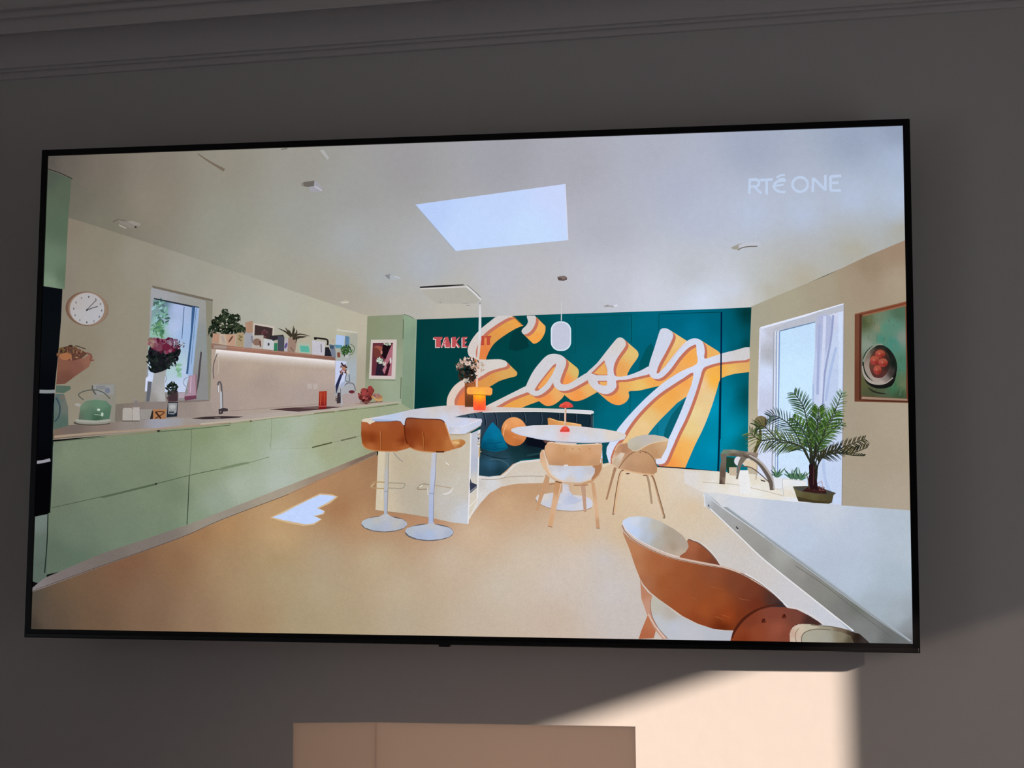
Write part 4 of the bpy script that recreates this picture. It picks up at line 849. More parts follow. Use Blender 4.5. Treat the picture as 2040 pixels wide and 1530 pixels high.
poly([(785, 242), (830, 230), (880, 236), (920, 226), (935, 240), (890, 252), (850, 260), (810, 252)], (176, 174, 180)); poly([(880, 236), (918, 226), (932, 240), (895, 250)], (222, 226, 240)); poly([(785, 242), (830, 230), (845, 240), (815, 246)], (146, 142, 146)); stroke([(825, 257), (860, 258)], 1.4, (214, 214, 224))
begin('pictured_ceiling_light', None)
F(1440, 300)
poly([(75, 940), (150, 905), (250, 888), (290, 890), (160, 930), (150, 962), (100, 955)], (164, 160, 148)); poly([(150, 915), (220, 890), (330, 880), (365, 895), (340, 922), (240, 930), (165, 962)], (196, 200, 214)); stroke([(150, 965), (175, 945), (240, 930), (335, 926)], 2, (112, 106, 92))
begin('channel_name', 'pale channel name in the corner of the screen')
lc = (190, 206, 233)
def bars(*ps, w=5.2):
    L = layer_for(np.array(tp([(230, 230), (1150, 430)])))
    for p in ps: stroke(p, w, lc, smooth=False, layer=L)
bars([(262, 272), (256, 420)], [(250, 284), (320, 280)], [(262, 350), (320, 344)], [(300, 345), (372, 415)], [(352, 286), (482, 280)], [(424, 284), (424, 424)],
     [(868, 400), (876, 262)], [(878, 268), (990, 380)], [(992, 386), (992, 236)], [(1044, 392), (1040, 250)], [(1040, 252), (1146, 244)], [(1042, 314), (1120, 310)], [(1044, 386), (1144, 386)])
def arc(cx, cy, rx, ry, a0, a1, w=5.2):
    stroke([(cx + rx * math.cos(math.radians(a)), cy + ry * math.sin(math.radians(a))) for a in np.linspace(a0, a1, 24)], w, lc, smooth=False)
arc(318, 314, 32, 33, -90, 90); arc(748, 328, 74, 70, 0, 360); arc(580, 345, 86, 56, 70, 290); stroke([(500, 342), (590, 330)], 4, lc); stroke([(520, 262), (560, 240), (600, 236)], 4, lc); stroke([(540, 280), (600, 272)], 4, lc)

# ---- right hand side -----------------------------------------------------------------
F(1400, 560)
begin('pictured_glass_door', 'bright tall window with a net curtain')
poly([(555, 450), (1365, 218), (1362, 700), (1352, 1530), (1345, 2172), (1240, 2165), (520, 2040), (530, 1900), (535, 1200)],
     [(600, 500, (212, 220, 246)), (600, 900, (208, 220, 248)), (580, 1400, (210, 222, 250)), (640, 1200, (196, 202, 226)), (670, 700, (176, 178, 186)), (650, 500, (184, 184, 192)), (700, 460, (196, 196, 206)), (900, 420, (172, 186, 206)), (1100, 340, (180, 188, 206)), (1300, 280, (210, 214, 240)), (1340, 600, (196, 210, 238)), (1300, 1000, (190, 206, 236)), (1300, 1900, (196, 212, 240)), (600, 1950, (214, 222, 244))], grid=12)
stroke([(560, 455), (950, 345), (1362, 225)], 4, (226, 232, 250)); stroke([(556, 455), (536, 1240)], 3, (214, 216, 236)); poly([(1110, 302), (1362, 226), (1360, 290), (1130, 350), (1090, 392), (700, 480), (650, 472)], (184, 188, 200))
poly([(745, 478), (1090, 392), (1085, 700), (1060, 1000), (1050, 1400), (1100, 2100), (720, 2050), (725, 1200)], [(780, 520, (196, 226, 252)), (1000, 450, (194, 222, 250)), (900, 900, (202, 232, 255)), (800, 1500, (206, 232, 255)), (1000, 1600, (202, 228, 252)), (850, 1900, (206, 226, 250))], grid=20)
for x0, x1, w, c in ((700, 690, 1.4, (232, 240, 252)), (716, 700, 2.0, (150, 170, 206)), (728, 712, 2.0, (224, 236, 252)), (744, 722, 2.2, (128, 158, 206)), (690, 670, 2.4, (160, 166, 184))): stroke([(x0, 485), (x1, 1900)], w, c)
poly([(745, 478), (1090, 392), (1088, 402), (745, 490)], (112, 138, 170))
poly([(1110, 340), (1180, 320), (1240, 340), (1260, 420), (1230, 560), (1180, 760), (1160, 1000), (1150, 1200), (1120, 2100), (1060, 2100), (1070, 1200), (1060, 1000), (1090, 700), (1095, 480)], [(1150, 400, (176, 184, 214)), (1200, 500, (178, 186, 220)), (1100, 900, (192, 204, 236)), (1130, 1300, (198, 212, 240)), (1100, 1900, (200, 216, 244))], grid=16)
for p, w, c in (([(1262, 330), (1240, 560), (1180, 900), (1160, 1200)], 4, (150, 160, 200)), ([(1180, 340), (1175, 520), (1160, 800), (1140, 1180)], 6, (206, 214, 240)), ([(1130, 420), (1120, 700), (1110, 1100)], 5, (164, 176, 214)), ([(1290, 640), (1230, 900), (1190, 1160)], 5, (172, 190, 228)), ([(1330, 300), (1330, 900), (1320, 1200)], 7, (206, 220, 246)), ([(1070, 1000), (1072, 1500), (1120, 1700)], 3, (170, 188, 224)), ([(1160, 1500), (1180, 1900), (1260, 2080)], 6, (180, 198, 232))): stroke(p, w, c)
stroke([(1366, 225), (1362, 800), (1356, 1240), (1346, 2170)], 1.6, (150, 140, 136))
begin('pictured_fruit_painting', 'wooden framed painting of a bowl with four red fruits')
poly([(1470, 318), (1540, 300), (1740, 255), (2040, 175), (2040, 1180), (1700, 1172), (1468, 1165)], [(1490, 500, (132, 74, 50)), (1490, 1100, (120, 64, 42)), (1800, 240, (140, 70, 44)), (1600, 1160, (122, 62, 40)), (1950, 210, (146, 72, 46))], grid=12)
stroke([(1528, 320), (1524, 700), (1522, 1150)], 4.5, (92, 46, 34)); stroke([(1470, 322), (1760, 252), (1980, 198)], 2, (160, 96, 64)); poly([(1540, 1118), (1980, 1140), (1980, 1158), (1536, 1142)], (178, 144, 118)); stroke([(1550, 335), (1760, 285), (1975, 232)], 3, (168, 110, 76)); stroke([(1542, 1148), (1700, 1156), (1980, 1166)], 2.6, (92, 44, 28))
poly([(1540, 345), (1700, 305), (1960, 245), (1965, 600), (1970, 1136), (1700, 1122), (1532, 1112), (1534, 700)], [(1570, 400, (84, 96, 56)), (1620, 380, (110, 116, 74)), (1700, 350, (120, 142, 112)), (1750, 450, (86, 156, 130)), (1720, 560, (74, 152, 128)), (1850, 420, (96, 152, 128)), (1900, 320, (84, 120, 92)), (1850, 600, (72, 152, 132)), (1930, 550, (140, 156, 140)), (1930, 800, (78, 140, 112)), (1640, 560, (130, 150, 124)), (1600, 620, (150, 164, 146)), (1570, 800, (120, 122, 100)), (1560, 1000, (100, 100, 60)), (1620, 1080, (84, 90, 58)), (1750, 1090, (86, 100, 70)), (1850, 1040, (64, 124, 84)), (1900, 1100, (64, 90, 58)), (1940, 1000, (110, 130, 90)), (1700, 450, (150, 150, 120))], grid=7)
LB = layer_for(np.array(tp([(1530, 300), (1960, 1130)])))
rr = random.Random(5)
for i in range(80):
    x = rr.uniform(1560, 1930); y = rr.uniform(340, 1080); c = rr.choice([(100, 120, 80), (90, 160, 136), (130, 140, 110), (76, 90, 56), (96, 150, 120)])
    if (x - 1710) ** 2 / 170 ** 2 + (y - 800) ** 2 / 200 ** 2 > 1.15: stroke([(x, y), (x + rr.uniform(-14, 14), y + rr.uniform(20, 60))], [.6, 2.6, .6], c, layer=LB + i % 3)
ell(1722, 822, 158, 196, (34, 28, 28), rot=-8, n=40); ell(1708, 806, 162, 192, (28, 44, 36), rot=-8, n=40)
ell(1712, 804, 152, 182, [(1620, 800, (170, 150, 134)), (1600, 700, (150, 130, 112)), (1660, 950, (186, 170, 158)), (1580, 860, (176, 158, 144)), (1700, 650, (40, 40, 34)), (1640, 690, (90, 80, 68)), (1800, 700, (28, 32, 28)), (1860, 800, (22, 34, 28)), (1830, 900, (70, 58, 54)), (1760, 950, (150, 132, 126)), (1740, 980, (196, 180, 170)), (1720, 800, (84, 50, 42))], rot=-8, n=40, grid=5)
poly([(1612, 800), (1640, 700), (1720, 650), (1800, 720), (1800, 850), (1740, 930), (1660, 930), (1622, 870)], [(1640, 780, (120, 66, 50)), (1720, 690, (90, 50, 40)), (1780, 800, (56, 40, 36)), (1720, 900, (100, 50, 44))], smooth=True, grid=6)
for x, y, rx, ry in ((1716, 706, 48, 40), (1664, 768, 46, 46), (1744, 790, 46, 44), (1690, 860, 40, 46)):
    ell(x, y, rx, ry, [(x - 20, y - 14, (206, 92, 70)), (x + 20, y + 20, (150, 40, 30)), (x, y, (196, 68, 52)), (x - 24, y + 20, (180, 60, 56)), (x + 10, y - 22, (190, 90, 60))], n=20, grid=3); ell(x - 8, y - 4, 8, 9, (220, 120, 96), n=10)
stroke([(1600, 1030), (1640, 1062), (1700, 1082), (1780, 1092)], [1, 3, 3, 1], (42, 44, 32)); stroke([(1560, 900), (1600, 980), (1700, 1020), (1820, 1000), (1870, 900)], [2, 6, 8, 6, 2], (24, 26, 24)); stroke([(1545, 820), (1560, 900), (1610, 965), (1690, 992), (1770, 985), (1840, 935)], [2, 4, 6, 5, 3, 2], (190, 176, 166)); stroke([(1552, 780), (1600, 680), (1680, 618), (1740, 612)], 3, (150, 160, 140))

F(1400, 760)
begin('pictured_window_bench', 'low white bench under the glass door')
poly([(0, 880), (158, 872), (250, 880), (520, 900), (720, 990), (900, 1090), (1240, 1170), (1345, 1196), (1345, 1215), (900, 1180), (300, 1110), (60, 1090), (0, 1070), (-180, 980), (-180, 860)],
     [(-100, 920, (232, 226, 224)), (20, 930, (234, 222, 204)), (100, 1000, (240, 236, 232)), (200, 960, (238, 228, 206)), (300, 1040, (246, 240, 232)), (500, 960, (240, 230, 208)), (500, 1060, (246, 244, 240)), (700, 1060, (242, 236, 222)), (900, 1150, (236, 240, 250)), (1200, 1190, (206, 218, 244))], grid=12)
stroke([(0, 975), (150, 985), (330, 1000), (600, 1060), (790, 1110)], 1.3, (206, 188, 160)); stroke([(520, 820), (516, 950)], 2, (196, 176, 150)); poly([(555, 948), (605, 960), (608, 972), (570, 964)], (28, 24, 24))
poly([(345, 860), (440, 860), (470, 1080), (360, 1090)], (246, 246, 248)) 
begin('pictured_sculptural_stool', 'small carved wooden stool with a round back disc')
poly([(225, 730), (320, 740), (330, 830), (245, 890), (228, 850)], (32, 70, 50)); poly([(255, 830), (330, 830), (325, 915), (255, 905)], (206, 186, 158)); ell(350, 770, 46, 46, (226, 226, 240)); ell(425, 780, 40, 42, (222, 214, 206)); poly([(380, 760), (520, 770), (520, 850), (430, 830)], (226, 204, 170))
stroke([(555, 440), (550, 560), (500, 690)], [3, 8, 5], (92, 76, 30)); ell(562, 392, 64, 60, [(530, 360, (132, 116, 78)), (600, 420, (112, 92, 54)), (560, 400, (128, 108, 70))], n=30)
poly([(175, 690), (200, 660), (300, 660), (420, 680), (540, 690), (530, 730), (430, 745), (330, 725), (240, 722), (190, 710)], [(200, 670, (110, 138, 118)), (300, 675, (150, 148, 130)), (450, 700, (168, 146, 128)), (300, 710, (96, 80, 66)), (420, 735, (84, 72, 62))], grid=6)
poly([(170, 700), (230, 700), (228, 780), (222, 900), (215, 995), (160, 992), (166, 850), (178, 760)], [(185, 750, (120, 106, 92)), (200, 900, (104, 82, 68)), (180, 980, (84, 62, 54)), (215, 960, (150, 130, 112))], grid=6)
stroke([(400, 730), (360, 800), (345, 870), (330, 945)], [12, 8, 5, 4], (122, 110, 96)); stroke([(440, 715), (540, 780), (620, 890), (660, 970), (672, 1050)], [9, 9, 9, 10, 9], (104, 92, 84)); stroke([(450, 712), (560, 780), (640, 880), (685, 970), (685, 1040)], [3, 4, 4, 4, 2], (186, 176, 168)); stroke([(380, 820), (470, 835), (560, 900), (640, 975)], [2, 2, 2, 2], (104, 84, 62))
begin('pictured_plant_pot', 'white pots with aloe on the bench')
poly([(680, 925), (770, 930), (765, 1040), (700, 1030)], (232, 236, 244)); poly([(765, 940), (890, 935), (1005, 965), (1000, 1040), (900, 1060), (920, 1130), (780, 1110)], [(800, 960, (240, 240, 240)), (900, 980, (232, 236, 244)), (840, 1100, (236, 226, 208))], grid=8)
stroke([(768, 942), (776, 1040), (784, 1108)], 1.2, (196, 196, 204)); stroke([(765, 942), (850, 948), (1004, 966)], 1.2, (206, 206, 212)); stroke([(682, 926), (700, 1030), (765, 1040)], 1.0, (190, 196, 210))
for i, (x, y) in enumerate(((720, 925), (860, 940), (900, 945), (950, 950))):
    for k in range(7):
        a = math.radians(-150 + k * 20 + i * 3); r = 60 + 30 * ((k * 7 + i) % 3)
        stroke([(x, y), (x + .6 * r * math.cos(a), y + .6 * r * math.sin(a)), (x + r * math.cos(a) * 1.05, y + r * math.sin(a))], [4, 3, .7], [(70, 120, 90), (50, 84, 66), (96, 140, 96)][k % 3])
begin('pictured_palm', 'feathery palm in a low brown bowl')
poly([(870, 1015), (1000, 1010), (1150, 1030), (1290, 1080), (1265, 1100), (1250, 1170), (1220, 1184), (1080, 1175), (930, 1160), (905, 1110), (890, 1060)], [(920, 1060, (120, 112, 76)), (1000, 1130, (106, 94, 58)), (1150, 1150, (98, 88, 54)), (1230, 1110, (92, 84, 56)), (1080, 1100, (112, 104, 64))], grid=8)
poly([(885, 1018), (1000, 1016), (1150, 1035), (1280, 1078), (1200, 1092), (1080, 1085), (960, 1065), (895, 1040)], (84, 84, 80)); poly([(960, 1060), (1020, 1020), (1110, 1010), (1190, 1050), (1200, 1088), (1080, 1080)], (66, 34, 30)); blobs((1120, 1040, 70, 24), [(90, 40, 36), (60, 30, 26), (130, 90, 90)], 20, 12, 61); poly([(905, 1112), (1070, 1150), (1255, 1165), (1250, 1172), (1080, 1176), (925, 1158)], (78, 66, 42))
stroke([(1150, 960), (1160, 1030)], 1, (210, 170, 180)); stroke([(1110, 990), (1140, 970), (1160, 985)], 1, (206, 160, 170))
poly([(1020, 1040), (1015, 960), (1030, 900), (1026, 820), (1045, 760), (1100, 780), (1112, 880), (1105, 960), (1115, 1050)], (46, 24, 30)); stroke([(1000, 880), (1020, 960), (1030, 1040)], 1.6, (110, 90, 70)); stroke([(1075, 780), (1070, 1000)], 1.6, (96, 60, 60))
pl = layer_for(np.array(tp([(440, 100), (1600, 900)])))
def frond(pts, n, l0, l1, side, cols, seed, w=1.9, tipd=.9):
    r = random.Random(seed); p = catmull(np.array(pts, float), False, 12); L = len(p)
    stroke([tuple(q) for q in p[::4]] + [tuple(p[-1])], [3, 1.4], (56, 60, 44), layer=pl + 2)
    for i in range(n):
        t = .22 + .78 * i / (n - 1); j = int(t * (L - 1)); q = p[j]; d = p[min(j + 1, L - 1)] - p[max(j - 1, 0)]; d /= np.linalg.norm(d)
        ln = (l0 + (l1 - l0) * t) * math.sin(math.pi * min(1, .25 + .62 * t)) * r.uniform(.85, 1.1)
        for sgn in side:
            nr = np.array([-d[1], d[0]]) * sgn; v = d * tipd + nr; v /= np.linalg.norm(v)
            m = q + v * ln * .5; e = q + v * ln + np.array([0, ln * .12])
            stroke([tuple(q), tuple(m), tuple(e)], [1.2, w, .5], r.choice(cols), layer=pl + (i + (sgn > 0)) % 3, smooth=True, k=3)
gk = [(40, 66, 40), (54, 84, 50), (34, 52, 38)]; gb = [(70, 112, 34), (96, 140, 50), (54, 88, 34), (110, 150, 70), (60, 96, 40)]; gy = [(140, 160, 90), (110, 130, 70), (84, 100, 52), (60, 80, 50)]; gd = [(40, 46, 36), (60, 58, 36), (86, 80, 48), (50, 52, 36)]
frond([(1060, 800), (1120, 650), (1190, 450), (1290, 260), (1345, 110)], 24, 120, 150, (1, -1), [(130, 170, 130), (150, 186, 160), (90, 130, 80), (80, 120, 60)], 1)
frond([(1050, 800), (990, 690), (930, 560), (850, 430), (720, 340), (650, 345)], 26, 130, 170, (1, -1), [(64, 92, 90), (50, 70, 66), (110, 140, 130), (44, 60, 60)], 2)
frond([(1050, 800), (980, 660), (860, 600), (740, 580), (600, 440), (520, 440)], 28, 120, 190, (1, -1), [(52, 76, 46), (110, 130, 80), (40, 60, 44), (90, 116, 60)], 3)
frond([(1040, 790), (980, 650), (850, 590), (700, 560), (560, 570), (460, 500)], 28, 130, 200, (1, -1), gy, 4)
frond([(1045, 800), (1040, 600), (1000, 350), (960, 220), (885, 115)], 26, 150, 190, (1, -1), [(50, 84, 60), (70, 110, 50), (40, 70, 56), (96, 130, 100)], 5)
frond([(1060, 800), (1090, 600), (1110, 430), (1120, 260)], 26, 140, 200, (1, -1), gb, 6, 2.9)
frond([(1055, 780), (1020, 600), (960, 460), (880, 360)], 20, 120, 170, (1, -1), gb, 7, 2.7)
frond([(1060, 780), (1150, 560), (1220, 420), (1290, 300)], 20, 120, 170, (1, -1), gb, 8, 2.7)
frond([(1060, 780), (1100, 640), (1200, 520), (1340, 400)], 20, 100, 150, (1, -1), gk + gb, 9)
frond([(1100, 900), (1120, 790), (1180, 725), (1300, 690), (1450, 690), (1590, 640)], 30, 110, 160, (-1,), gd, 10, 2.3)
frond([(1100, 900), (1120, 790), (1180, 725), (1300, 695), (1450, 715), (1560, 720)], 26, 60, 70, (-1,), gd, 11, 2.3)
frond([(1090, 850), (1110, 740), (1230, 690), (1400, 620), (1560, 560)], 26, 100, 130, (-1, 1), gd, 12, 2.1)
frond([(1060, 790), (1050, 620), (1080, 500), (1140, 380)], 18, 90, 130, (1, -1), gk, 13)
for p in ([(1045, 800), (1036, 700)], [(1070, 820), (1085, 700), (1100, 600)], [(1090, 950), (1105, 830), (1150, 745)], [(1060, 800), (1060, 690)]): stroke(p, [3.4, 2], (44, 44, 36), layer=pl + 3)

# ---- island, bench, dining set -------------------------------------------------------
F(700, 780)
begin('pictured_bench_base', 'curved cream base of the built-in bench')
poly([(1225, 800), (1440, 815), (1500, 775), (1560, 710), (1640, 672), (1830, 652), (2200, 650), (2500, 690), (2520, 702), (2300, 790), (2100, 875), (1840, 886), (1600, 892), (1450, 922), (1340, 982), (1250, 1080), (1140, 1232), (1130, 1100)],
     [(1250, 900, (214, 206, 198)), (1230, 1000, (226, 222, 222)), (1350, 880, (222, 222, 228)), (1500, 830, (222, 206, 186)), (1700, 720, (222, 206, 184)), (1700, 850, (226, 214, 200)), (2000, 700, (226, 208, 184)), (2000, 850, (230, 212, 190)), (2400, 720, (238, 214, 178)), (2200, 800, (230, 208, 178))], grid=10)
stroke([(1260, 850), (1400, 850), (1520, 828), (1700, 818), (1860, 822)], 1.3, (176, 160, 140)); stroke([(1225, 826), (1330, 838), (1440, 830), (1500, 790), (1570, 722), (1640, 684), (1830, 664)], 3.4, (232, 224, 220))
begin('pictured_velvet_bench', 'dark teal velvet bench with upright channels')
poly([(990, 247), (1060, 225), (1200, 208), (1400, 199), (1830, 200), (2340, 222), (2342, 400), (2000, 480), (1850, 640), (1640, 660), (1560, 705), (1500, 762), (1440, 812), (1330, 824), (1225, 812), (1232, 600), (1250, 560), (1250, 280)],
     [(1060, 240, (60, 76, 94)), (1200, 240, (66, 88, 108)), (1330, 300, (44, 60, 78)), (1500, 260, (42, 58, 72)), (1750, 280, (34, 52, 66)), (2000, 300, (28, 46, 60)), (2250, 300, (18, 44, 58)), (1250, 560, (28, 56, 66)), (1600, 560, (18, 50, 58)), (1850, 560, (16, 40, 48)), (1400, 620, (34, 66, 80)), (1350, 700, (44, 92, 122)), (1300, 790, (30, 66, 84)), (1500, 680, (40, 80, 100)), (1600, 620, (22, 58, 66)), (1700, 460, (12, 22, 34)), (1900, 470, (14, 24, 34)), (2100, 440, (20, 30, 40)), (1430, 780, (24, 56, 70))], grid=9)
for x, y0, x2, y1 in ((1120, 225, 1140, 262), (1190, 215, 1215, 270), (1278, 208, 1300, 330), (1385, 204, 1410, 330), (1525, 202, 1540, 260), (1665, 202, 1680, 310), (1830, 202, 1835, 320), (2000, 205, 2002, 270), (2165, 212, 2168, 300), (2307, 220, 2308, 350)):
    stroke([(x, y0), ((x + x2) / 2 + 6, (y0 + y1) / 2), (x2, y1)], 1.6, (14, 22, 34)); stroke([(x + 9, y0), ((x + x2) / 2 + 15, (y0 + y1) / 2), (x2 + 8, y1)], 1.2, (70, 90, 108))
stroke([(1340, 655), (1430, 660), (1500, 690), (1520, 720)], 2, (64, 100, 116)); stroke([(1255, 600), (1400, 640), (1520, 650)], 1.4, (18, 40, 50)); poly([(1690, 440), (1980, 480), (1900, 560), (1700, 520)], (10, 16, 28)); stroke([(1700, 620), (1820, 600)], 4, (30, 66, 74))
poly([(2335, 230), (2345, 232), (2345, 345), (2333, 345)], (60, 110, 120))
begin('pictured_island', 'white kitchen island with a rounded worktop')
poly([(262, 560), (600, 430), (1160, 400), (1150, 700), (1130, 1000), (1127, 1282), (985, 1268), (740, 1216), (235, 1145)], [(280, 700, (214, 196, 166)), (300, 1100, (212, 194, 164)), (500, 700, (196, 180, 150)), (600, 1000, (192, 178, 156)), (900, 650, (202, 188, 164)), (1100, 600, (208, 196, 176)), (900, 1100, (200, 194, 186)), (1100, 1200, (204, 208, 218)), (700, 1180, (192, 180, 160)), (1100, 900, (206, 198, 184)), (960, 480, (206, 188, 156))], grid=12)
poly([(262, 560), (325, 575), (300, 1150), (235, 1145)], (216, 202, 172)); stroke([(235, 1150), (500, 1180), (740, 1218)], 1.2, (170, 134, 104))
poly([(1160, 405), (1252, 365), (1240, 600), (1225, 820), (1225, 1000), (1225, 1040), (1140, 1225), (1128, 1280), (1132, 1000)], [(1190, 500, (196, 198, 214)), (1190, 700, (186, 192, 212)), (1180, 900, (216, 208, 196)), (1180, 1100, (222, 210, 190))], grid=9)
stroke([(1158, 405), (1148, 800), (1130, 1278)], 2.6, (232, 232, 240)); stroke([(1238, 370), (1232, 700), (1220, 1040)], 2.6, (236, 234, 236)); stroke([(1135, 1240), (1225, 1060)], 2.2, (236, 230, 224)); stroke([(1140, 1120), (1215, 1040)], 2, (236, 230, 222))
poly([(1152, 840), (1165, 880), (1215, 900), (1215, 930), (1150, 985), (1146, 900)], (54, 60, 84)); stroke([(1150, 968), (1215, 918)], 2, (150, 146, 160)); blobs((1240, 500, 10, 110), [(206, 180, 140), (190, 160, 120), (90, 80, 84)], 22, 12, 71); stroke([(1240, 560), (1238, 635)], 3, (196, 160, 110))
for p in ([(410, 590), (450, 640), (500, 680)], [(915, 685), (945, 712)]): stroke(p, 1.6, (150, 140, 140) if p[0][0] < 500 else (240, 236, 226))
poly([(100, 285), (150, 262), (400, 218), (600, 172), (760, 152), (900, 138), (1000, 132), (1330, 146), (1650, 158), (2040, 168), (2330, 184), (2348, 194), (2346, 212), (2320, 218), (2000, 200), (1700, 192), (1400, 192), (1270, 198), (1160, 212), (1060, 232), (990, 250), (1262, 268), (1266, 290), (1254, 325), (1200, 360), (1130, 395), (1100, 410), (960, 412), (600, 330), (110, 310)],
     [(150, 280, (216, 214, 232)), (400, 230, (192, 208, 240)), (600, 200, (204, 202, 214)), (800, 170, (212, 204, 200)), (950, 160, (212, 198, 192)), (1100, 150, (232, 180, 170)), (1250, 175, (250, 150, 130)), (1150, 190, (224, 204, 200)), (1000, 220, (216, 212, 222)), (1400, 170, (216, 206, 200)), (1800, 180, (214, 208, 204)), (2300, 200, (222, 224, 232)), (900, 260, (208, 216, 240)), (1100, 300, (206, 218, 250)), (1230, 290, (222, 212, 230)), (1000, 360, (204, 212, 240)), (700, 240, (206, 206, 220)), (1000, 400, (222, 224, 240))], grid=8)
stroke([(970, 340), (1080, 338), (1180, 300), (1262, 272)], 2, (226, 230, 248)); poly([(945, 340), (1080, 342), (1190, 302), (1264, 274), (1256, 325), (1130, 396), (1100, 410), (955, 412)], [(960, 380, (200, 200, 214)), (1100, 380, (212, 218, 240)), (1220, 320, (204, 210, 234)), (1000, 400, (222, 222, 236))], grid=8)
stroke([(955, 415), (1100, 414), (1254, 330)], 1.4, (170, 150, 130)); stroke([(990, 251), (1130, 258), (1262, 268)], 1.4, (196, 206, 230)); stroke([(1270, 200), (1500, 196), (1900, 196), (2320, 218)], 1.6, (238, 232, 228))
F(700, 560)
begin('pictured_flower_vase', 'tall amber vase of pale pink lilies on the island')
poly([(1098, 985), (1200, 985), (1190, 1100), (1180, 1218), (1100, 1218)], [(1120, 1050, (150, 74, 34)), (1150, 1200, (112, 56, 26)), (1190, 1000, (196, 104, 44))], grid=8)
blobs((1120, 900, 95, 80), [(30, 24, 22), (50, 40, 30), (20, 22, 20), (70, 54, 40)], 70, 22, 81); blobs((1120, 780, 70, 36), [(220, 186, 168), (196, 150, 130), (236, 214, 200), (90, 64, 54)], 44, 17, 82); blobs((1200, 810, 40, 60), [(214, 176, 156), (190, 140, 116), (60, 44, 40)], 30, 16, 83); blobs((1040, 830, 34, 40), [(206, 170, 150), (150, 120, 100), (60, 50, 40)], 24, 15, 84); blobs((1120, 940, 50, 50), [(180, 176, 150), (60, 40, 34), (36, 30, 28)], 24, 14, 85); blobs((1265, 830, 22, 50), [(210, 150, 120), (190, 190, 170)], 14, 12, 86); stroke([(1165, 1000), (1190, 980), (1200, 1020)], 1.4, (120, 60, 34))
begin('pictured_glowing_lamp', 'glowing orange mushroom table lamp on the island')
poly([(1180, 1095), (1300, 1095), (1302, 1230), (1290, 1242), (1190, 1242), (1180, 1230)], [(1240, 1110, (255, 190, 30)), (1240, 1140, (255, 160, 40)), (1240, 1180, (255, 110, 40)), (1240, 1220, (252, 78, 52)), (1200, 1200, (255, 100, 60)), (1280, 1200, (255, 100, 60))], grid=4)
poly([(1118, 1045), (1130, 1028), (1200, 1024), (1350, 1030), (1366, 1045), (1364, 1090), (1352, 1104), (1200, 1098), (1130, 1096), (1118, 1082)], [(1140, 1060, (250, 170, 80)), (1240, 1050, (255, 182, 80)), (1340, 1060, (250, 166, 84)), (1240, 1090, (255, 190, 60)), (1240, 1032, (244, 160, 70))], grid=5)
stroke([(1122, 1096), (1200, 1100), (1352, 1106)], 1.4, (196, 110, 40)); stroke([(1184, 1244), (1300, 1244)], 2.4, (252, 80, 64))

F(700, 780)
begin('pictured_cushion', 'round mustard cushion on the bench')
ell(1578, 388, 124, 140, [(1500, 330, (224, 150, 92)), (1600, 280, (228, 156, 96)), (1650, 350, (222, 144, 86)), (1540, 450, (196, 112, 56)), (1620, 500, (186, 106, 54)), (1660, 430, (206, 130, 76)), (1480, 400, (190, 112, 60))], rot=-12, n=36, grid=7)
stroke([(1505, 320), (1480, 370), (1472, 430)], 1.4, (240, 176, 116)); stroke([(1560, 440), (1600, 445)], 1, (220, 146, 90))
begin('pictured_cushion', 'bright blue cushion on the bench')
poly([(1368, 296), (1400, 330), (1440, 372), (1480, 460), (1516, 545), (1490, 562), (1400, 585), (1330, 575), (1262, 548), (1255, 520), (1268, 460), (1292, 400), (1330, 340)], [(1370, 340, (6, 110, 152)), (1300, 440, (2, 100, 136)), (1400, 430, (4, 112, 150)), (1330, 500, (2, 84, 116)), (1440, 500, (4, 104, 136)), (1290, 530, (2, 70, 96)), (1450, 560, (2, 90, 120)), (1400, 540, (2, 78, 108))], grid=6)
stroke([(1290, 500), (1380, 500), (1460, 490)], 1.2, (2, 70, 100)); stroke([(1272, 540), (1380, 562), (1500, 545)], 1.4, (2, 66, 90))
begin('pictured_cushion', 'mustard cushion behind the table')
poly([(1900, 258), (1925, 256), (2000, 282), (2120, 300), (2225, 318), (2230, 345), (1905, 330)], [(1930, 280, (206, 138, 76)), (2100, 310, (218, 158, 96)), (2200, 335, (226, 170, 110))], grid=8); stroke([(1920, 260), (2000, 286), (2220, 322)], 1.4, (236, 184, 120))

F(1000, 780)
begin('pictured_round_table', 'round white pedestal dining table')
poly([(325, 1030), (350, 1000), (450, 985), (540, 975), (680, 1000), (800, 1010), (860, 1040), (882, 1085), (868, 1120), (800, 1145), (680, 1155), (540, 1145), (430, 1115), (350, 1075)], [(400, 1020, (222, 212, 206)), (430, 1090, (206, 208, 222)), (620, 1130, (206, 212, 234)), (800, 1100, (214, 216, 232)), (750, 1030, (214, 210, 216)), (520, 1080, (200, 204, 220))], grid=8)
stroke([(328, 1040), (350, 1078), (430, 1118), (540, 1148), (680, 1158), (800, 1148), (868, 1124)], 1.4, (170, 140, 120))
poly([(585, 880), (640, 885), (655, 960), (700, 1020), (780, 1050), (700, 1090), (620, 1100), (540, 1080), (570, 1020), (588, 950)], [(600, 950, (216, 212, 224)), (620, 1060, (196, 204, 232)), (680, 1040, (190, 198, 226)), (570, 1060, (212, 214, 228)), (640, 900, (206, 200, 206))], grid=6)
poly([(500, 478), (730, 486), (715, 520), (690, 540), (560, 530)], (206, 200, 200)); poly([(400, 478), (500, 486), (520, 500), (420, 500)], (112, 70, 60)); poly([(760, 488), (900, 492), (965, 510), (970, 560), (975, 700), (1035, 690), (1010, 600), (1015, 540), (1050, 480), (940, 488)], (4, 84, 98))
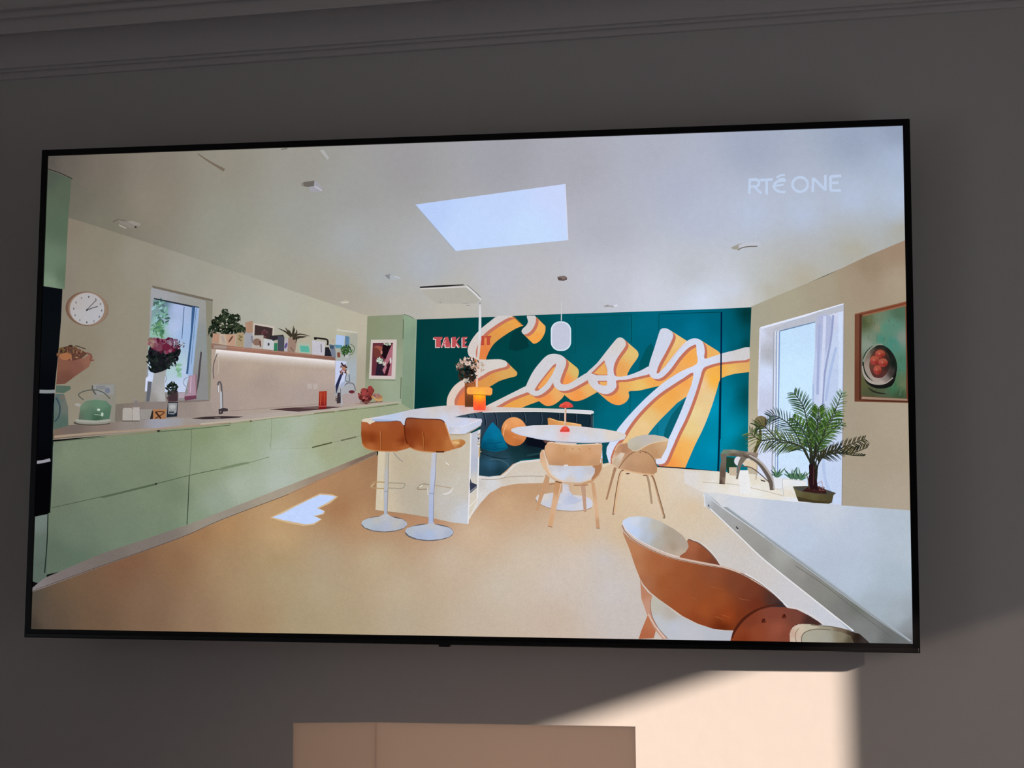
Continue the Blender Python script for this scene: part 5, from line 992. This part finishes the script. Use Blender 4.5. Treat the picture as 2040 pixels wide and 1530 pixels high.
poly([(88, 368), (110, 356), (150, 345), (300, 328), (500, 324), (700, 332), (850, 348), (1000, 366), (1120, 388), (1195, 412), (1205, 432), (1180, 456), (1100, 474), (950, 486), (800, 488), (650, 482), (520, 474), (400, 460), (260, 432), (150, 405), (98, 384)],
     [(150, 365, (214, 216, 230)), (400, 350, (218, 214, 218)), (700, 345, (214, 212, 216)), (620, 400, (236, 200, 200)), (450, 420, (216, 222, 238)), (850, 390, (220, 212, 212)), (1050, 410, (232, 216, 204)), (1150, 430, (226, 216, 206)), (950, 440, (216, 218, 228)), (700, 440, (216, 220, 234)), (800, 470, (212, 218, 240)), (300, 390, (222, 222, 236))], grid=8)
stroke([(92, 378), (150, 408), (260, 436), (400, 464), (520, 478), (650, 486), (800, 492), (950, 490), (1100, 478), (1190, 452)], 2.4, (206, 212, 236)); stroke([(400, 470), (520, 484), (650, 492), (800, 498), (950, 496)], 1.2, (150, 130, 130))
begin('pictured_mushroom_lamp', 'small coral mushroom lamp on the round table')
ell(612, 398, 44, 7, (244, 176, 180)); poly([(562, 378), (580, 350), (605, 334), (635, 340), (656, 366), (656, 384), (610, 390), (565, 386)], [(580, 370, (226, 76, 66)), (620, 350, (226, 92, 76)), (640, 380, (214, 66, 56))], grid=4); stroke([(563, 384), (655, 384)], 2.4, (206, 60, 50)); stroke([(616, 160), (612, 240), (614, 335)], 3.2, (220, 190, 170)); stroke([(622, 160), (620, 335)], 1, (176, 120, 100))
poly([(551, 150), (565, 125), (600, 105), (625, 97), (660, 108), (685, 130), (692, 150), (650, 158), (600, 160)], [(580, 130, (232, 90, 74)), (640, 120, (226, 84, 70)), (680, 145, (212, 70, 62)), (600, 155, (190, 60, 50))], grid=4)

wood = [(470, 560, (226, 172, 126)), (560, 600, (214, 156, 106)), (700, 650, (210, 150, 100)), (850, 600, (222, 164, 116)), (930, 560, (222, 170, 128)), (560, 700, (200, 146, 104)), (900, 690, (206, 154, 110)), (700, 540, (226, 176, 128))]
begin('pictured_dining_chair', 'bentwood chair with its back turned, beside the round table')
poly([(425, 800), (462, 830), (455, 900), (400, 1010), (352, 1150), (328, 1152), (360, 1000), (400, 880)], (206, 156, 114)); poly([(760, 890), (806, 898), (812, 1000), (820, 1165), (792, 1168), (778, 1020)], (200, 156, 128)); poly([(460, 895), (540, 880), (530, 890), (460, 905)], (176, 120, 80)); poly([(690, 900), (830, 895), (835, 910), (700, 915)], (186, 136, 98))
poly([(368, 600), (384, 566), (405, 562), (420, 600), (440, 720), (470, 800), (530, 852), (640, 884), (760, 890), (862, 862), (930, 800), (958, 730), (962, 640), (974, 650), (970, 740), (940, 810), (875, 875), (770, 905), (640, 900), (520, 872), (450, 815), (400, 740), (368, 680)], [(380, 620, (222, 176, 140)), (420, 700, (232, 190, 150)), (600, 888, (214, 180, 150)), (900, 850, (206, 150, 108)), (965, 700, (206, 156, 112))], grid=7)
poly([(430, 700), (600, 715), (870, 725), (900, 740), (898, 790), (862, 848), (760, 880), (640, 876), (540, 845), (475, 785)], [(480, 740, (214, 208, 208)), (560, 740, (208, 206, 216)), (600, 810, (212, 222, 244)), (750, 800, (206, 214, 234)), (850, 760, (204, 202, 210)), (860, 840, (222, 216, 216)), (520, 800, (222, 222, 232)), (650, 866, (222, 206, 196))], grid=7)
poly([(872, 722), (955, 690), (966, 740), (935, 800), (880, 852), (860, 850), (898, 790), (900, 745)], (186, 128, 86)); stroke([(404, 566), (424, 640), (450, 750), (500, 828), (600, 872)], 2.4, (240, 206, 176))
poly([(412, 560), (420, 525), (440, 502), (480, 495), (560, 508), (700, 518), (850, 514), (965, 508), (972, 520), (968, 590), (952, 680), (940, 712), (860, 718), (700, 722), (560, 718), (455, 710), (436, 650)], wood, grid=8)
stroke([(440, 500), (480, 494), (560, 507), (700, 517), (850, 513), (966, 507)], 2.2, (242, 206, 172)); stroke([(600, 716), (640, 714)], 2.6, (236, 230, 226))
for x in (600, 680, 745, 845): stroke([(x, 550), (x + 10, 562)], 1.2, (166, 108, 70))
poly([(512, 868), (582, 882), (560, 1000), (520, 1150), (488, 1312), (445, 1304), (470, 1150), (500, 980)], [(540, 900, (206, 150, 104)), (510, 1100, (226, 178, 138)), (470, 1290, (222, 170, 124))], grid=8); poly([(862, 872), (896, 885), (915, 1000), (932, 1150), (948, 1322), (912, 1322), (896, 1150), (878, 1000)], [(880, 920, (214, 164, 122)), (915, 1150, (228, 182, 142)), (930, 1300, (206, 156, 116))], grid=8)
stroke([(520, 870), (580, 884)], 2, (110, 72, 48)); stroke([(572, 890), (548, 1010)], 1.6, (236, 200, 166)); stroke([(445, 1304), (488, 1312)], 1.4, (150, 110, 84)); stroke([(912, 1322), (948, 1324)], 1.4, (150, 110, 84))
begin('pictured_dining_chair', 'bentwood chair seen from its side, near the teal wall')
stroke([(1098, 735), (1062, 860), (1012, 1046)], [6, 4.5, 3.5], (176, 130, 96)); stroke([(1405, 812), (1425, 900), (1450, 1086)], [4.5, 4.5, 3.8], (176, 146, 116))
poly([(1190, 500), (1130, 512), (1092, 570), (1062, 660), (1068, 708), (1130, 745), (1300, 780), (1465, 802), (1500, 780), (1502, 725), (1482, 655), (1540, 645), (1560, 610), (1592, 550), (1612, 472), (1500, 470), (1300, 480)], [(1120, 560, (206, 150, 110)), (1180, 560, (186, 132, 98)), (1100, 660, (226, 196, 166)), (1180, 660, (206, 158, 118)), (1300, 640, (208, 160, 118)), (1400, 620, (206, 158, 114)), (1550, 560, (212, 168, 124)), (1480, 600, (200, 150, 104)), (1400, 740, (198, 148, 106)), (1240, 740, (196, 148, 110)), (1480, 760, (190, 140, 98)), (1590, 500, (222, 180, 136))], grid=8)
poly([(1075, 700), (1085, 650), (1150, 590), (1190, 600), (1160, 660), (1120, 720)], [(1100, 690, (206, 180, 150)), (1160, 620, (226, 206, 184))], grid=8); stroke([(1130, 745), (1180, 670), (1240, 610), (1310, 575), (1400, 590), (1460, 640), (1500, 722)], 1.8, (150, 104, 74)); stroke([(1095, 570), (1130, 512), (1195, 500)], 1.6, (236, 200, 160))
poly([(1213, 500), (1230, 468), (1300, 434), (1380, 418), (1480, 420), (1570, 438), (1612, 460), (1606, 478), (1540, 482), (1450, 500), (1380, 532), (1312, 572), (1262, 572), (1222, 545)], [(1240, 500, (206, 196, 176)), (1300, 470, (200, 192, 176)), (1400, 440, (200, 192, 186)), (1500, 450, (206, 194, 178)), (1580, 460, (222, 204, 180)), (1280, 550, (196, 184, 162))], grid=7)
stroke([(1262, 574), (1312, 574), (1380, 534), (1450, 502), (1540, 484), (1606, 480)], 1.6, (236, 206, 170))
for x in (1335, 1388): stroke([(x, 585), (x + 6, 597)], 1.4, (96, 60, 40))
stroke([(1480, 655), (1548, 646)], 1.6, (236, 200, 170)); stroke([(1140, 748), (1300, 786), (1480, 812)], 2.6, (228, 178, 132)); stroke([(1085, 1180), (1110, 1000), (1140, 830), (1155, 780), (1185, 765), (1300, 786)], [4.4, 4.4, 4.2, 4, 3, 2.4], (230, 186, 142)); stroke([(1076, 1180), (1100, 1000), (1130, 830), (1150, 775), (1180, 760)], 1.6, (120, 84, 60)); stroke([(1442, 812), (1470, 850), (1520, 1040), (1572, 1220)], [4.4, 4.4, 4, 3.6], (196, 152, 116)); stroke([(1452, 815), (1482, 880), (1540, 1080), (1578, 1216)], 1.4, (110, 80, 62))
ell(1218, 794, 20, 8, (120, 84, 66)); ell(1385, 812, 24, 7, (150, 110, 84)); stroke([(1068, 1186), (1088, 1186)], 1.8, (96, 74, 60)); stroke([(1558, 1222), (1580, 1222)], 1.8, (110, 90, 76))

F(700, 780)
def stool(name_label, parts):
    begin('pictured_bar_stool', name_label); parts()
def st1():
    ell(320, 1282, 222, 80, (112, 104, 104), n=44)
    poly([(98, 1278), (110, 1250), (170, 1225), (260, 1212), (300, 1196), (322, 1180), (352, 1180), (372, 1200), (420, 1222), (500, 1238), (538, 1265), (542, 1290), (510, 1320), (430, 1345), (320, 1354), (210, 1345), (130, 1315)], [(150, 1270, (196, 206, 218)), (250, 1240, (206, 206, 204)), (330, 1210, (206, 208, 216)), (330, 1300, (194, 200, 222)), (450, 1270, (208, 206, 206)), (500, 1300, (190, 196, 210)), (250, 1330, (186, 196, 214))], grid=8)
    poly([(330, 580), (372, 580), (358, 900), (356, 970), (350, 1190), (318, 1190), (318, 970), (322, 800)], [(345, 650, (206, 196, 176)), (340, 850, (200, 200, 202)), (335, 1000, (196, 200, 212)), (330, 1150, (190, 198, 216))], grid=8); stroke([(360, 600), (356, 960), (348, 1180)], 1.3, (160, 150, 140)); stroke([(320, 966), (356, 968)], 1.2, (160, 160, 160))
    stroke([(325, 878), (230, 876), (205, 892), (188, 925), (240, 935), (318, 940)], 2.2, (196, 162, 110)); stroke([(362, 884), (480, 888), (520, 895), (505, 930), (470, 938), (362, 934)], 2.2, (176, 168, 144)); stroke([(192, 922), (225, 890)], 1.2, (240, 222, 176)); stroke([(305, 950), (298, 1050)], 1.6, (236, 230, 214))
    poly([(98, 300), (104, 280), (150, 262), (210, 268), (300, 282), (440, 280), (480, 290), (500, 320), (524, 350), (540, 440), (575, 540), (520, 560), (440, 578), (330, 576), (200, 566), (130, 540), (105, 500), (96, 420)],
         [(130, 320, (196, 104, 58)), (200, 330, (186, 94, 46)), (300, 330, (186, 96, 46)), (430, 320, (176, 84, 42)), (120, 430, (162, 72, 28)), (200, 450, (150, 62, 22)), (320, 430, (176, 86, 36)), (450, 420, (176, 84, 38)), (500, 480, (140, 56, 20)), (180, 540, (196, 108, 52)), (330, 550, (178, 88, 36)), (450, 540, (188, 96, 44)), (520, 545, (196, 106, 52))], grid=8)
    poly([(104, 292), (106, 274), (140, 260), (180, 260), (230, 266), (330, 276), (300, 286), (220, 296), (180, 318), (150, 296)], (240, 226, 204)); poly([(190, 270), (260, 264), (330, 270), (450, 280), (380, 288), (230, 290)], (186, 206, 246)); stroke([(230, 292), (360, 292), (450, 286), (490, 310)], 1.2, (120, 96, 96))
    stroke([(280, 385), (288, 460), (285, 565)], 1.3, (212, 132, 76)); stroke([(290, 385), (296, 460), (292, 565)], 1, (120, 46, 14)); stroke([(104, 500), (140, 545), (220, 570), (330, 578), (450, 578)], 2, (214, 140, 84))
def st2():
    ell(755, 1362, 236, 84, (112, 108, 114), n=44)
    poly([(520, 1355), (535, 1325), (600, 1302), (690, 1292), (740, 1280), (760, 1262), (790, 1262), (812, 1285), (880, 1302), (950, 1318), (986, 1345), (988, 1372), (950, 1405), (860, 1430), (750, 1438), (640, 1426), (560, 1395)], [(580, 1350, (196, 204, 218)), (680, 1320, (200, 208, 226)), (780, 1290, (206, 208, 216)), (760, 1380, (190, 206, 240)), (880, 1340, (206, 212, 230)), (940, 1370, (190, 200, 224)), (650, 1400, (184, 198, 230))], grid=8)
    poly([(780, 585), (824, 590), (816, 800), (806, 930), (800, 980), (795, 1275), (748, 1275), (752, 1000), (760, 930), (770, 760)], [(800, 640, (214, 214, 226)), (790, 850, (206, 214, 240)), (780, 1000, (196, 206, 236)), (770, 1200, (188, 202, 240))], grid=8); stroke([(822, 600), (814, 820), (800, 980), (794, 1260)], 1.3, (150, 150, 180)); stroke([(752, 985), (802, 988)], 1.2, (160, 164, 186))
    stroke([(756, 900), (690, 896), (662, 912), (642, 945), (700, 946), (750, 944)], 2.4, (176, 160, 136)); stroke([(660, 925), (690, 905)], 2.4, (246, 240, 220)); stroke([(740, 930), (742, 1000)], 1.8, (236, 232, 226)); stroke([(812, 908), (900, 922), (975, 936)], 1.8, (196, 176, 146)); stroke([(985, 930), (960, 970), (920, 990), (885, 990)], [2, 4, 4, 2], (240, 236, 230))
    poly([(940, 480), (1000, 465), (1070, 462), (1104, 480), (1104, 505), (1060, 540), (980, 562), (900, 575)], [(960, 500, (226, 160, 100)), (1020, 490, (240, 180, 110)), (1080, 490, (206, 132, 70)), (1060, 530, (190, 110, 52)), (960, 560, (186, 104, 52))], grid=5); ell(1015, 495, 34, 12, (250, 200, 130), rot=10)
    poly([(520, 300), (530, 272), (560, 256), (700, 264), (860, 270), (900, 290), (925, 340), (950, 430), (985, 518), (1000, 545), (960, 570), (900, 585), (800, 588), (700, 582), (620, 562), (568, 540), (535, 480), (515, 380)],
         [(560, 290, (160, 80, 46)), (700, 290, (172, 86, 42)), (850, 300, (184, 96, 48)), (540, 400, (140, 56, 22)), (620, 400, (152, 64, 24)), (750, 400, (176, 84, 34)), (880, 380, (190, 98, 44)), (560, 500, (150, 64, 26)), (700, 500, (166, 76, 28)), (850, 500, (184, 94, 40)), (940, 500, (206, 124, 64)), (660, 560, (196, 108, 56)), (820, 570, (186, 98, 42)), (960, 555, (206, 122, 60))], grid=8)
    stroke([(520, 330), (530, 275), (560, 257), (700, 266), (850, 272), (895, 292), (920, 335)], 2, (96, 48, 40)); stroke([(905, 300), (935, 380), (960, 460), (990, 520)], 2, (236, 176, 126)); stroke([(690, 395), (700, 470), (698, 570)], 1.3, (200, 116, 60)); stroke([(700, 400), (706, 480), (704, 572)], 1, (110, 44, 14)); stroke([(820, 585), (900, 584)], 2.6, (90, 40, 22)); stroke([(565, 540), (650, 572), (800, 588)], 2, (216, 146, 92)); stroke([(515, 330), (522, 430), (545, 510)], 2.4, (110, 40, 14))
stool('tan leather bar stool, the one nearer the green drawers', st1)
stool('tan leather bar stool, the one nearer the bench', st2)

# ---- foreground ----------------------------------------------------------------------
F0()
begin('pictured_white_table', 'large pale table in the foreground of the picture')
poly([(1402, 981), (1430, 982), (1480, 990), (1585, 1000), (1653, 1004), (1677, 1007), (1750, 1012), (1830, 1018), (1830, 1300), (1830, 1300), (1725, 1290), (1660, 1225), (1560, 1140), (1470, 1062), (1405, 1008)],
     [(1420, 984, (214, 216, 222)), (1480, 1000, (206, 214, 232)), (1560, 1020, (190, 206, 234)), (1650, 1015, (196, 208, 230)), (1790, 1030, (176, 194, 216)), (1700, 1060, (182, 200, 230)), (1600, 1070, (184, 204, 236)), (1700, 1150, (176, 198, 226)), (1790, 1150, (166, 188, 210)), (1790, 1230, (160, 178, 194)), (1740, 1220, (160, 182, 200)), (1812, 1275, (120, 124, 128)), (1810, 1100, (176, 196, 216)), (1810, 1250, (140, 150, 160)), (1640, 1130, (176, 196, 224))], grid=14)
F(1220, 1010, 3.2903)
poly([(607, -95), (660, -60), (720, 0), (1000, 205), (1250, 385), (1500, 570), (1700, 715), (1940, 880), (1960, 900), (1690, 900), (1640, 850), (1580, 815), (1300, 590), (1000, 350), (830, 190), (700, 75), (620, 0), (607, -40)],
     [(620, -60, (196, 204, 220)), (680, 0, (166, 168, 172)), (760, 60, (164, 164, 164)), (900, 200, (158, 156, 150)), (1000, 300, (152, 150, 144)), (1100, 290, (166, 168, 160)), (1250, 440, (150, 146, 140)), (1300, 480, (136, 134, 128)), (1400, 560, (136, 136, 126)), (1500, 680, (124, 124, 122)), (1600, 780, (128, 130, 130)), (1700, 850, (126, 130, 130)), (1800, 870, (104, 108, 106)), (1900, 880, (106, 112, 112)), (1600, 660, (110, 116, 104))], grid=9)
for i, (dx, c) in enumerate(((6, (140, 148, 150)), (14, (152, 164, 174)), (24, (164, 180, 196)))):
    poly([(720 + dx, 0), (1000 + dx, 205), (1250 + dx, 385), (1500 + dx, 570), (1700 + dx, 715), (1940 + dx * .6, 880), (1940 + dx * .6 + 10, 880), (1700 + dx + 12, 715), (1500 + dx + 12, 570), (1250 + dx + 12, 385), (1000 + dx + 12, 205), (720 + dx + 10, 0)], c)
stroke([(1200, 385), (1400, 520), (1600, 680), (1760, 800), (1860, 880)], 1.1, (100, 100, 96)); stroke([(640, 10), (830, 190), (1000, 350), (1300, 590), (1580, 812)], 2.4, (232, 232, 236)); stroke([(812, 128), (824, 146)], 2.6, (60, 60, 62)); stroke([(814, 150), (826, 152)], 1.6, (210, 210, 214))
F(1400, 760)
stroke([(56, 1192), (60, 1210)], 2.2, (40, 42, 50)); stroke([(8, 1090), (20, 1150), (16, 1210)], 2, (222, 226, 236)); stroke([(14, 1084), (200, 1230), (420, 1380), (600, 1510)], 1.6, (206, 214, 228))
F0()
begin('pictured_floor_highlight', None)
poly([(1435, 1083), (1520, 1150), (1600, 1210), (1640, 1243), (1600, 1228), (1572, 1204), (1545, 1186), (1500, 1150), (1450, 1110)], [(1450, 1105, (226, 218, 210)), (1540, 1170, (216, 214, 220)), (1620, 1230, (212, 216, 232))], grid=10) if 0 else None
GROUPS.pop(); cur = GROUPS[-1]
F(1220, 1010, 3.2903)
begin('pictured_dining_chair', 'large bentwood chair with a white pad in the foreground of the picture')
poly([(235, 700), (262, 720), (290, 790), (272, 860), (172, 865), (190, 810)], [(240, 760, (196, 116, 76)), (200, 840, (186, 102, 66))], grid=10)
poly([(255, 580), (300, 600), (420, 700), (560, 770), (700, 808), (800, 815), (770, 900), (360, 880), (300, 810), (258, 700), (250, 630)], [(280, 640, (196, 190, 176)), (300, 760, (196, 200, 206)), (400, 780, (196, 200, 212)), (500, 850, (198, 200, 208)), (700, 850, (190, 192, 204)), (380, 700, (190, 180, 170))], grid=9)
poly([(182, 470), (195, 510), (235, 560), (262, 580), (250, 640), (262, 720), (300, 800), (360, 862), (330, 868), (270, 790), (225, 700), (190, 600)], [(200, 560, (196, 132, 100)), (240, 650, (206, 150, 124)), (290, 790, (196, 140, 116)), (330, 850, (206, 160, 140))], grid=7); stroke([(236, 700), (280, 780), (345, 860)], 2, (236, 206, 190)); stroke([(250, 610), (256, 700), (300, 790), (362, 862)], 1.2, (150, 110, 96))
poly([(440, 330), (495, 212), (540, 225), (600, 262), (650, 310), (690, 360), (712, 395), (600, 380), (500, 350)], [(520, 260, (176, 98, 64)), (600, 300, (150, 78, 46)), (480, 330, (166, 92, 60)), (680, 370, (126, 66, 44))], grid=7); stroke([(498, 212), (560, 234), (630, 290), (690, 360), (708, 392)], 2.4, (120, 84, 74)); stroke([(520, 214), (580, 238), (650, 296), (716, 392)], 1.2, (236, 226, 222))
poly([(64, 110), (72, 86), (110, 66), (170, 60), (240, 68), (310, 92), (400, 142), (460, 185), (495, 235), (500, 262), (480, 295), (430, 328), (360, 318), (260, 275), (160, 215), (90, 155)],
     [(90, 110, (206, 222, 252)), (150, 90, (214, 222, 240)), (150, 160, (198, 216, 250)), (210, 110, (196, 204, 218)), (230, 200, (186, 196, 212)), (280, 120, (196, 190, 178)), (300, 240, (184, 176, 164)), (380, 170, (180, 164, 144)), (400, 260, (176, 156, 134)), (460, 230, (182, 166, 150)), (440, 310, (196, 176, 156)), (360, 300, (190, 172, 154))], grid=8)
poly([(62, 112), (66, 140), (110, 190), (180, 240), (260, 285), (360, 325), (440, 350), (560, 372), (700, 392), (800, 418), (900, 470), (1000, 530), (1080, 590), (1125, 640), (1145, 660), (1080, 662), (1000, 680), (920, 730), (860, 780), (820, 810), (740, 808), (660, 798), (560, 765), (460, 715), (370, 650), (300, 600), (250, 560), (205, 510), (180, 465), (150, 390), (110, 270), (72, 180)],
     [(90, 200, (190, 132, 96)), (130, 280, (196, 128, 84)), (180, 400, (190, 122, 80)), (250, 400, (180, 104, 60)), (220, 500, (176, 108, 72)), (300, 360, (176, 98, 56)), (330, 500, (168, 88, 44)), (450, 450, (164, 84, 44)), (450, 620, (166, 82, 40)), (560, 520, (156, 78, 40)), (600, 680, (166, 78, 34)), (650, 440, (150, 78, 46)), (700, 600, (160, 76, 34)), (750, 720, (160, 66, 24)), (800, 500, (132, 66, 40)), (900, 560, (124, 58, 36)), (950, 640, (120, 48, 26)), (860, 720, (128, 52, 24)), (1050, 610, (84, 50, 42)), (720, 790, (112, 40, 14)), (1100, 650, (56, 44, 48)), (560, 750, (150, 66, 30))], grid=9)
stroke([(64, 118), (80, 158), (150, 218), (250, 272), (360, 318), (470, 346), (600, 372), (720, 394), (820, 424), (920, 475), (1010, 532), (1100, 610)], [5, 6, 6, 6, 6, 6, 6, 5, 4.4, 3.6, 2.6, 1.6], (216, 186, 168)); stroke([(66, 120), (84, 162), (150, 224), (250, 278), (360, 324), (470, 352), (600, 378), (720, 400), (820, 432), (900, 470)], 1.2, (120, 80, 66)); stroke([(70, 108), (90, 148), (160, 208), (260, 262), (360, 304), (430, 326)], 1.4, (236, 226, 224)); stroke([(840, 432), (930, 478), (1020, 540), (1120, 632)], 1.4, (110, 90, 92)); stroke([(870, 436), (960, 490), (1050, 560), (1150, 655)], 1.6, (244, 240, 242))
rg = random.Random(3); gl = layer_for(np.array(tp([(150, 300), (1000, 800)])))
for i in range(9):
    x = rg.uniform(200, 850); y = 300 + (x - 100) * .36 + rg.uniform(10, 260 - abs(x - 500) * .18)
    if y < 560 + (x - 250) * .38: stroke([(x, y), (x + 30, y + 8), (x + rg.uniform(50, 110), y + rg.uniform(14, 30))], [.3, 1.0, .3], rg.choice([(160, 80, 40), (172, 92, 52)]), layer=gl)
poly([(775, 868), (790, 820), (830, 765), (890, 710), (960, 675), (1040, 656), (1120, 656), (1210, 672), (1290, 712), (1350, 750), (1378, 772), (1300, 775), (1220, 768), (1180, 790), (1162, 830), (1165, 900), (770, 900)],
     [(820, 830, (146, 62, 30)), (900, 740, (132, 58, 34)), (950, 820, (150, 68, 40)), (1050, 700, (136, 66, 48)), (1080, 800, (156, 78, 56)), (1200, 720, (124, 66, 52)), (1300, 750, (72, 44, 38)), (1140, 850, (140, 68, 48)), (850, 870, (136, 54, 24))], grid=8)
stroke([(785, 860), (800, 815), (850, 745), (920, 690), (1000, 655), (1090, 636)], [3, 5, 6, 5, 3, 2], (84, 32, 18)); stroke([(1150, 655), (1230, 672), (1310, 712), (1384, 768)], 1.8, (230, 216, 212))
for x, y in ((990, 745), (1125, 715)):
    ell(x, y, 14, 16, (112, 46, 30), n=10); stroke([(x - 10, y + 14), (x, y - 4), (x + 12, y + 12)], 2, (70, 24, 18)); ell(x + 4, y - 8, 5, 6, (60, 22, 18), n=8)
begin('pictured_dining_chair', 'partly visible chair back at the bottom edge of the screen')
poly([(1162, 850), (1168, 808), (1195, 778), (1240, 766), (1300, 768), (1420, 782), (1520, 800), (1620, 832), (1660, 866), (1700, 905), (1165, 905)], [(1180, 830, (206, 172, 150)), (1220, 790, (214, 196, 172)), (1300, 790, (196, 188, 164)), (1400, 800, (160, 152, 130)), (1500, 820, (120, 104, 84)), (1600, 850, (40, 28, 22)), (1560, 840, (72, 56, 44)), (1660, 880, (60, 52, 50)), (1200, 880, (212, 190, 172))], grid=7)
poly([(1242, 905), (1238, 860), (1252, 826), (1290, 808), (1340, 802), (1420, 806), (1500, 820), (1560, 842), (1590, 905)], [(1270, 860, (176, 172, 154)), (1350, 830, (172, 168, 150)), (1400, 870, (166, 164, 150)), (1500, 850, (140, 130, 106)), (1560, 880, (90, 80, 62))], grid=7); stroke([(1240, 890), (1240, 855), (1256, 826), (1292, 808), (1345, 800), (1430, 805)], 1.6, (110, 96, 76)); stroke([(1205, 885), (1200, 830), (1222, 795)], 1.4, (150, 120, 100)); stroke([(1300, 772), (1450, 786), (1560, 812)], 1.6, (110, 92, 72))

# ------------------------------------------------------------------ put the picture on the screen
scr = bpy.data.meshes.new('screen')
scr.from_pydata([(-IX - .003, .0006, -IZ - .003), (IX + .003, .0006, -IZ - .003), (IX + .003, .0006, IZ + .003), (-IX - .003, .0006, IZ + .003)], [], [(0, 1, 2, 3)])
att = scr.color_attributes.new('picture', 'FLOAT_COLOR', 'POINT')
for d in att.data: d.color = (0.004, 0.004, 0.005, 1)
screen = link('screen', scr, M_pic, tv)
screen['label'] = 'lit screen showing a green kitchen and a teal wall with large lettering'
for g in GROUPS:
    if not g['v']: continue
    me = bpy.data.meshes.new(g['name'])
    V = np.concatenate(g['v']); Cc = np.concatenate(g['c'])
    me.from_pydata(V.tolist(), [], g['f'])
    at = me.color_attributes.new('picture', 'FLOAT_COLOR', 'POINT')
    at.data.foreach_set('color', np.c_[Cc, np.ones(len(Cc))].astype(np.float32).ravel())
    o = link(g['name'], me, M_pic, screen)
    if g['label']: o['label'] = g['label']
print('layers', BL[:NB].max(), 'shapes', NB, 'verts', sum(g['n'] for g in GROUPS))
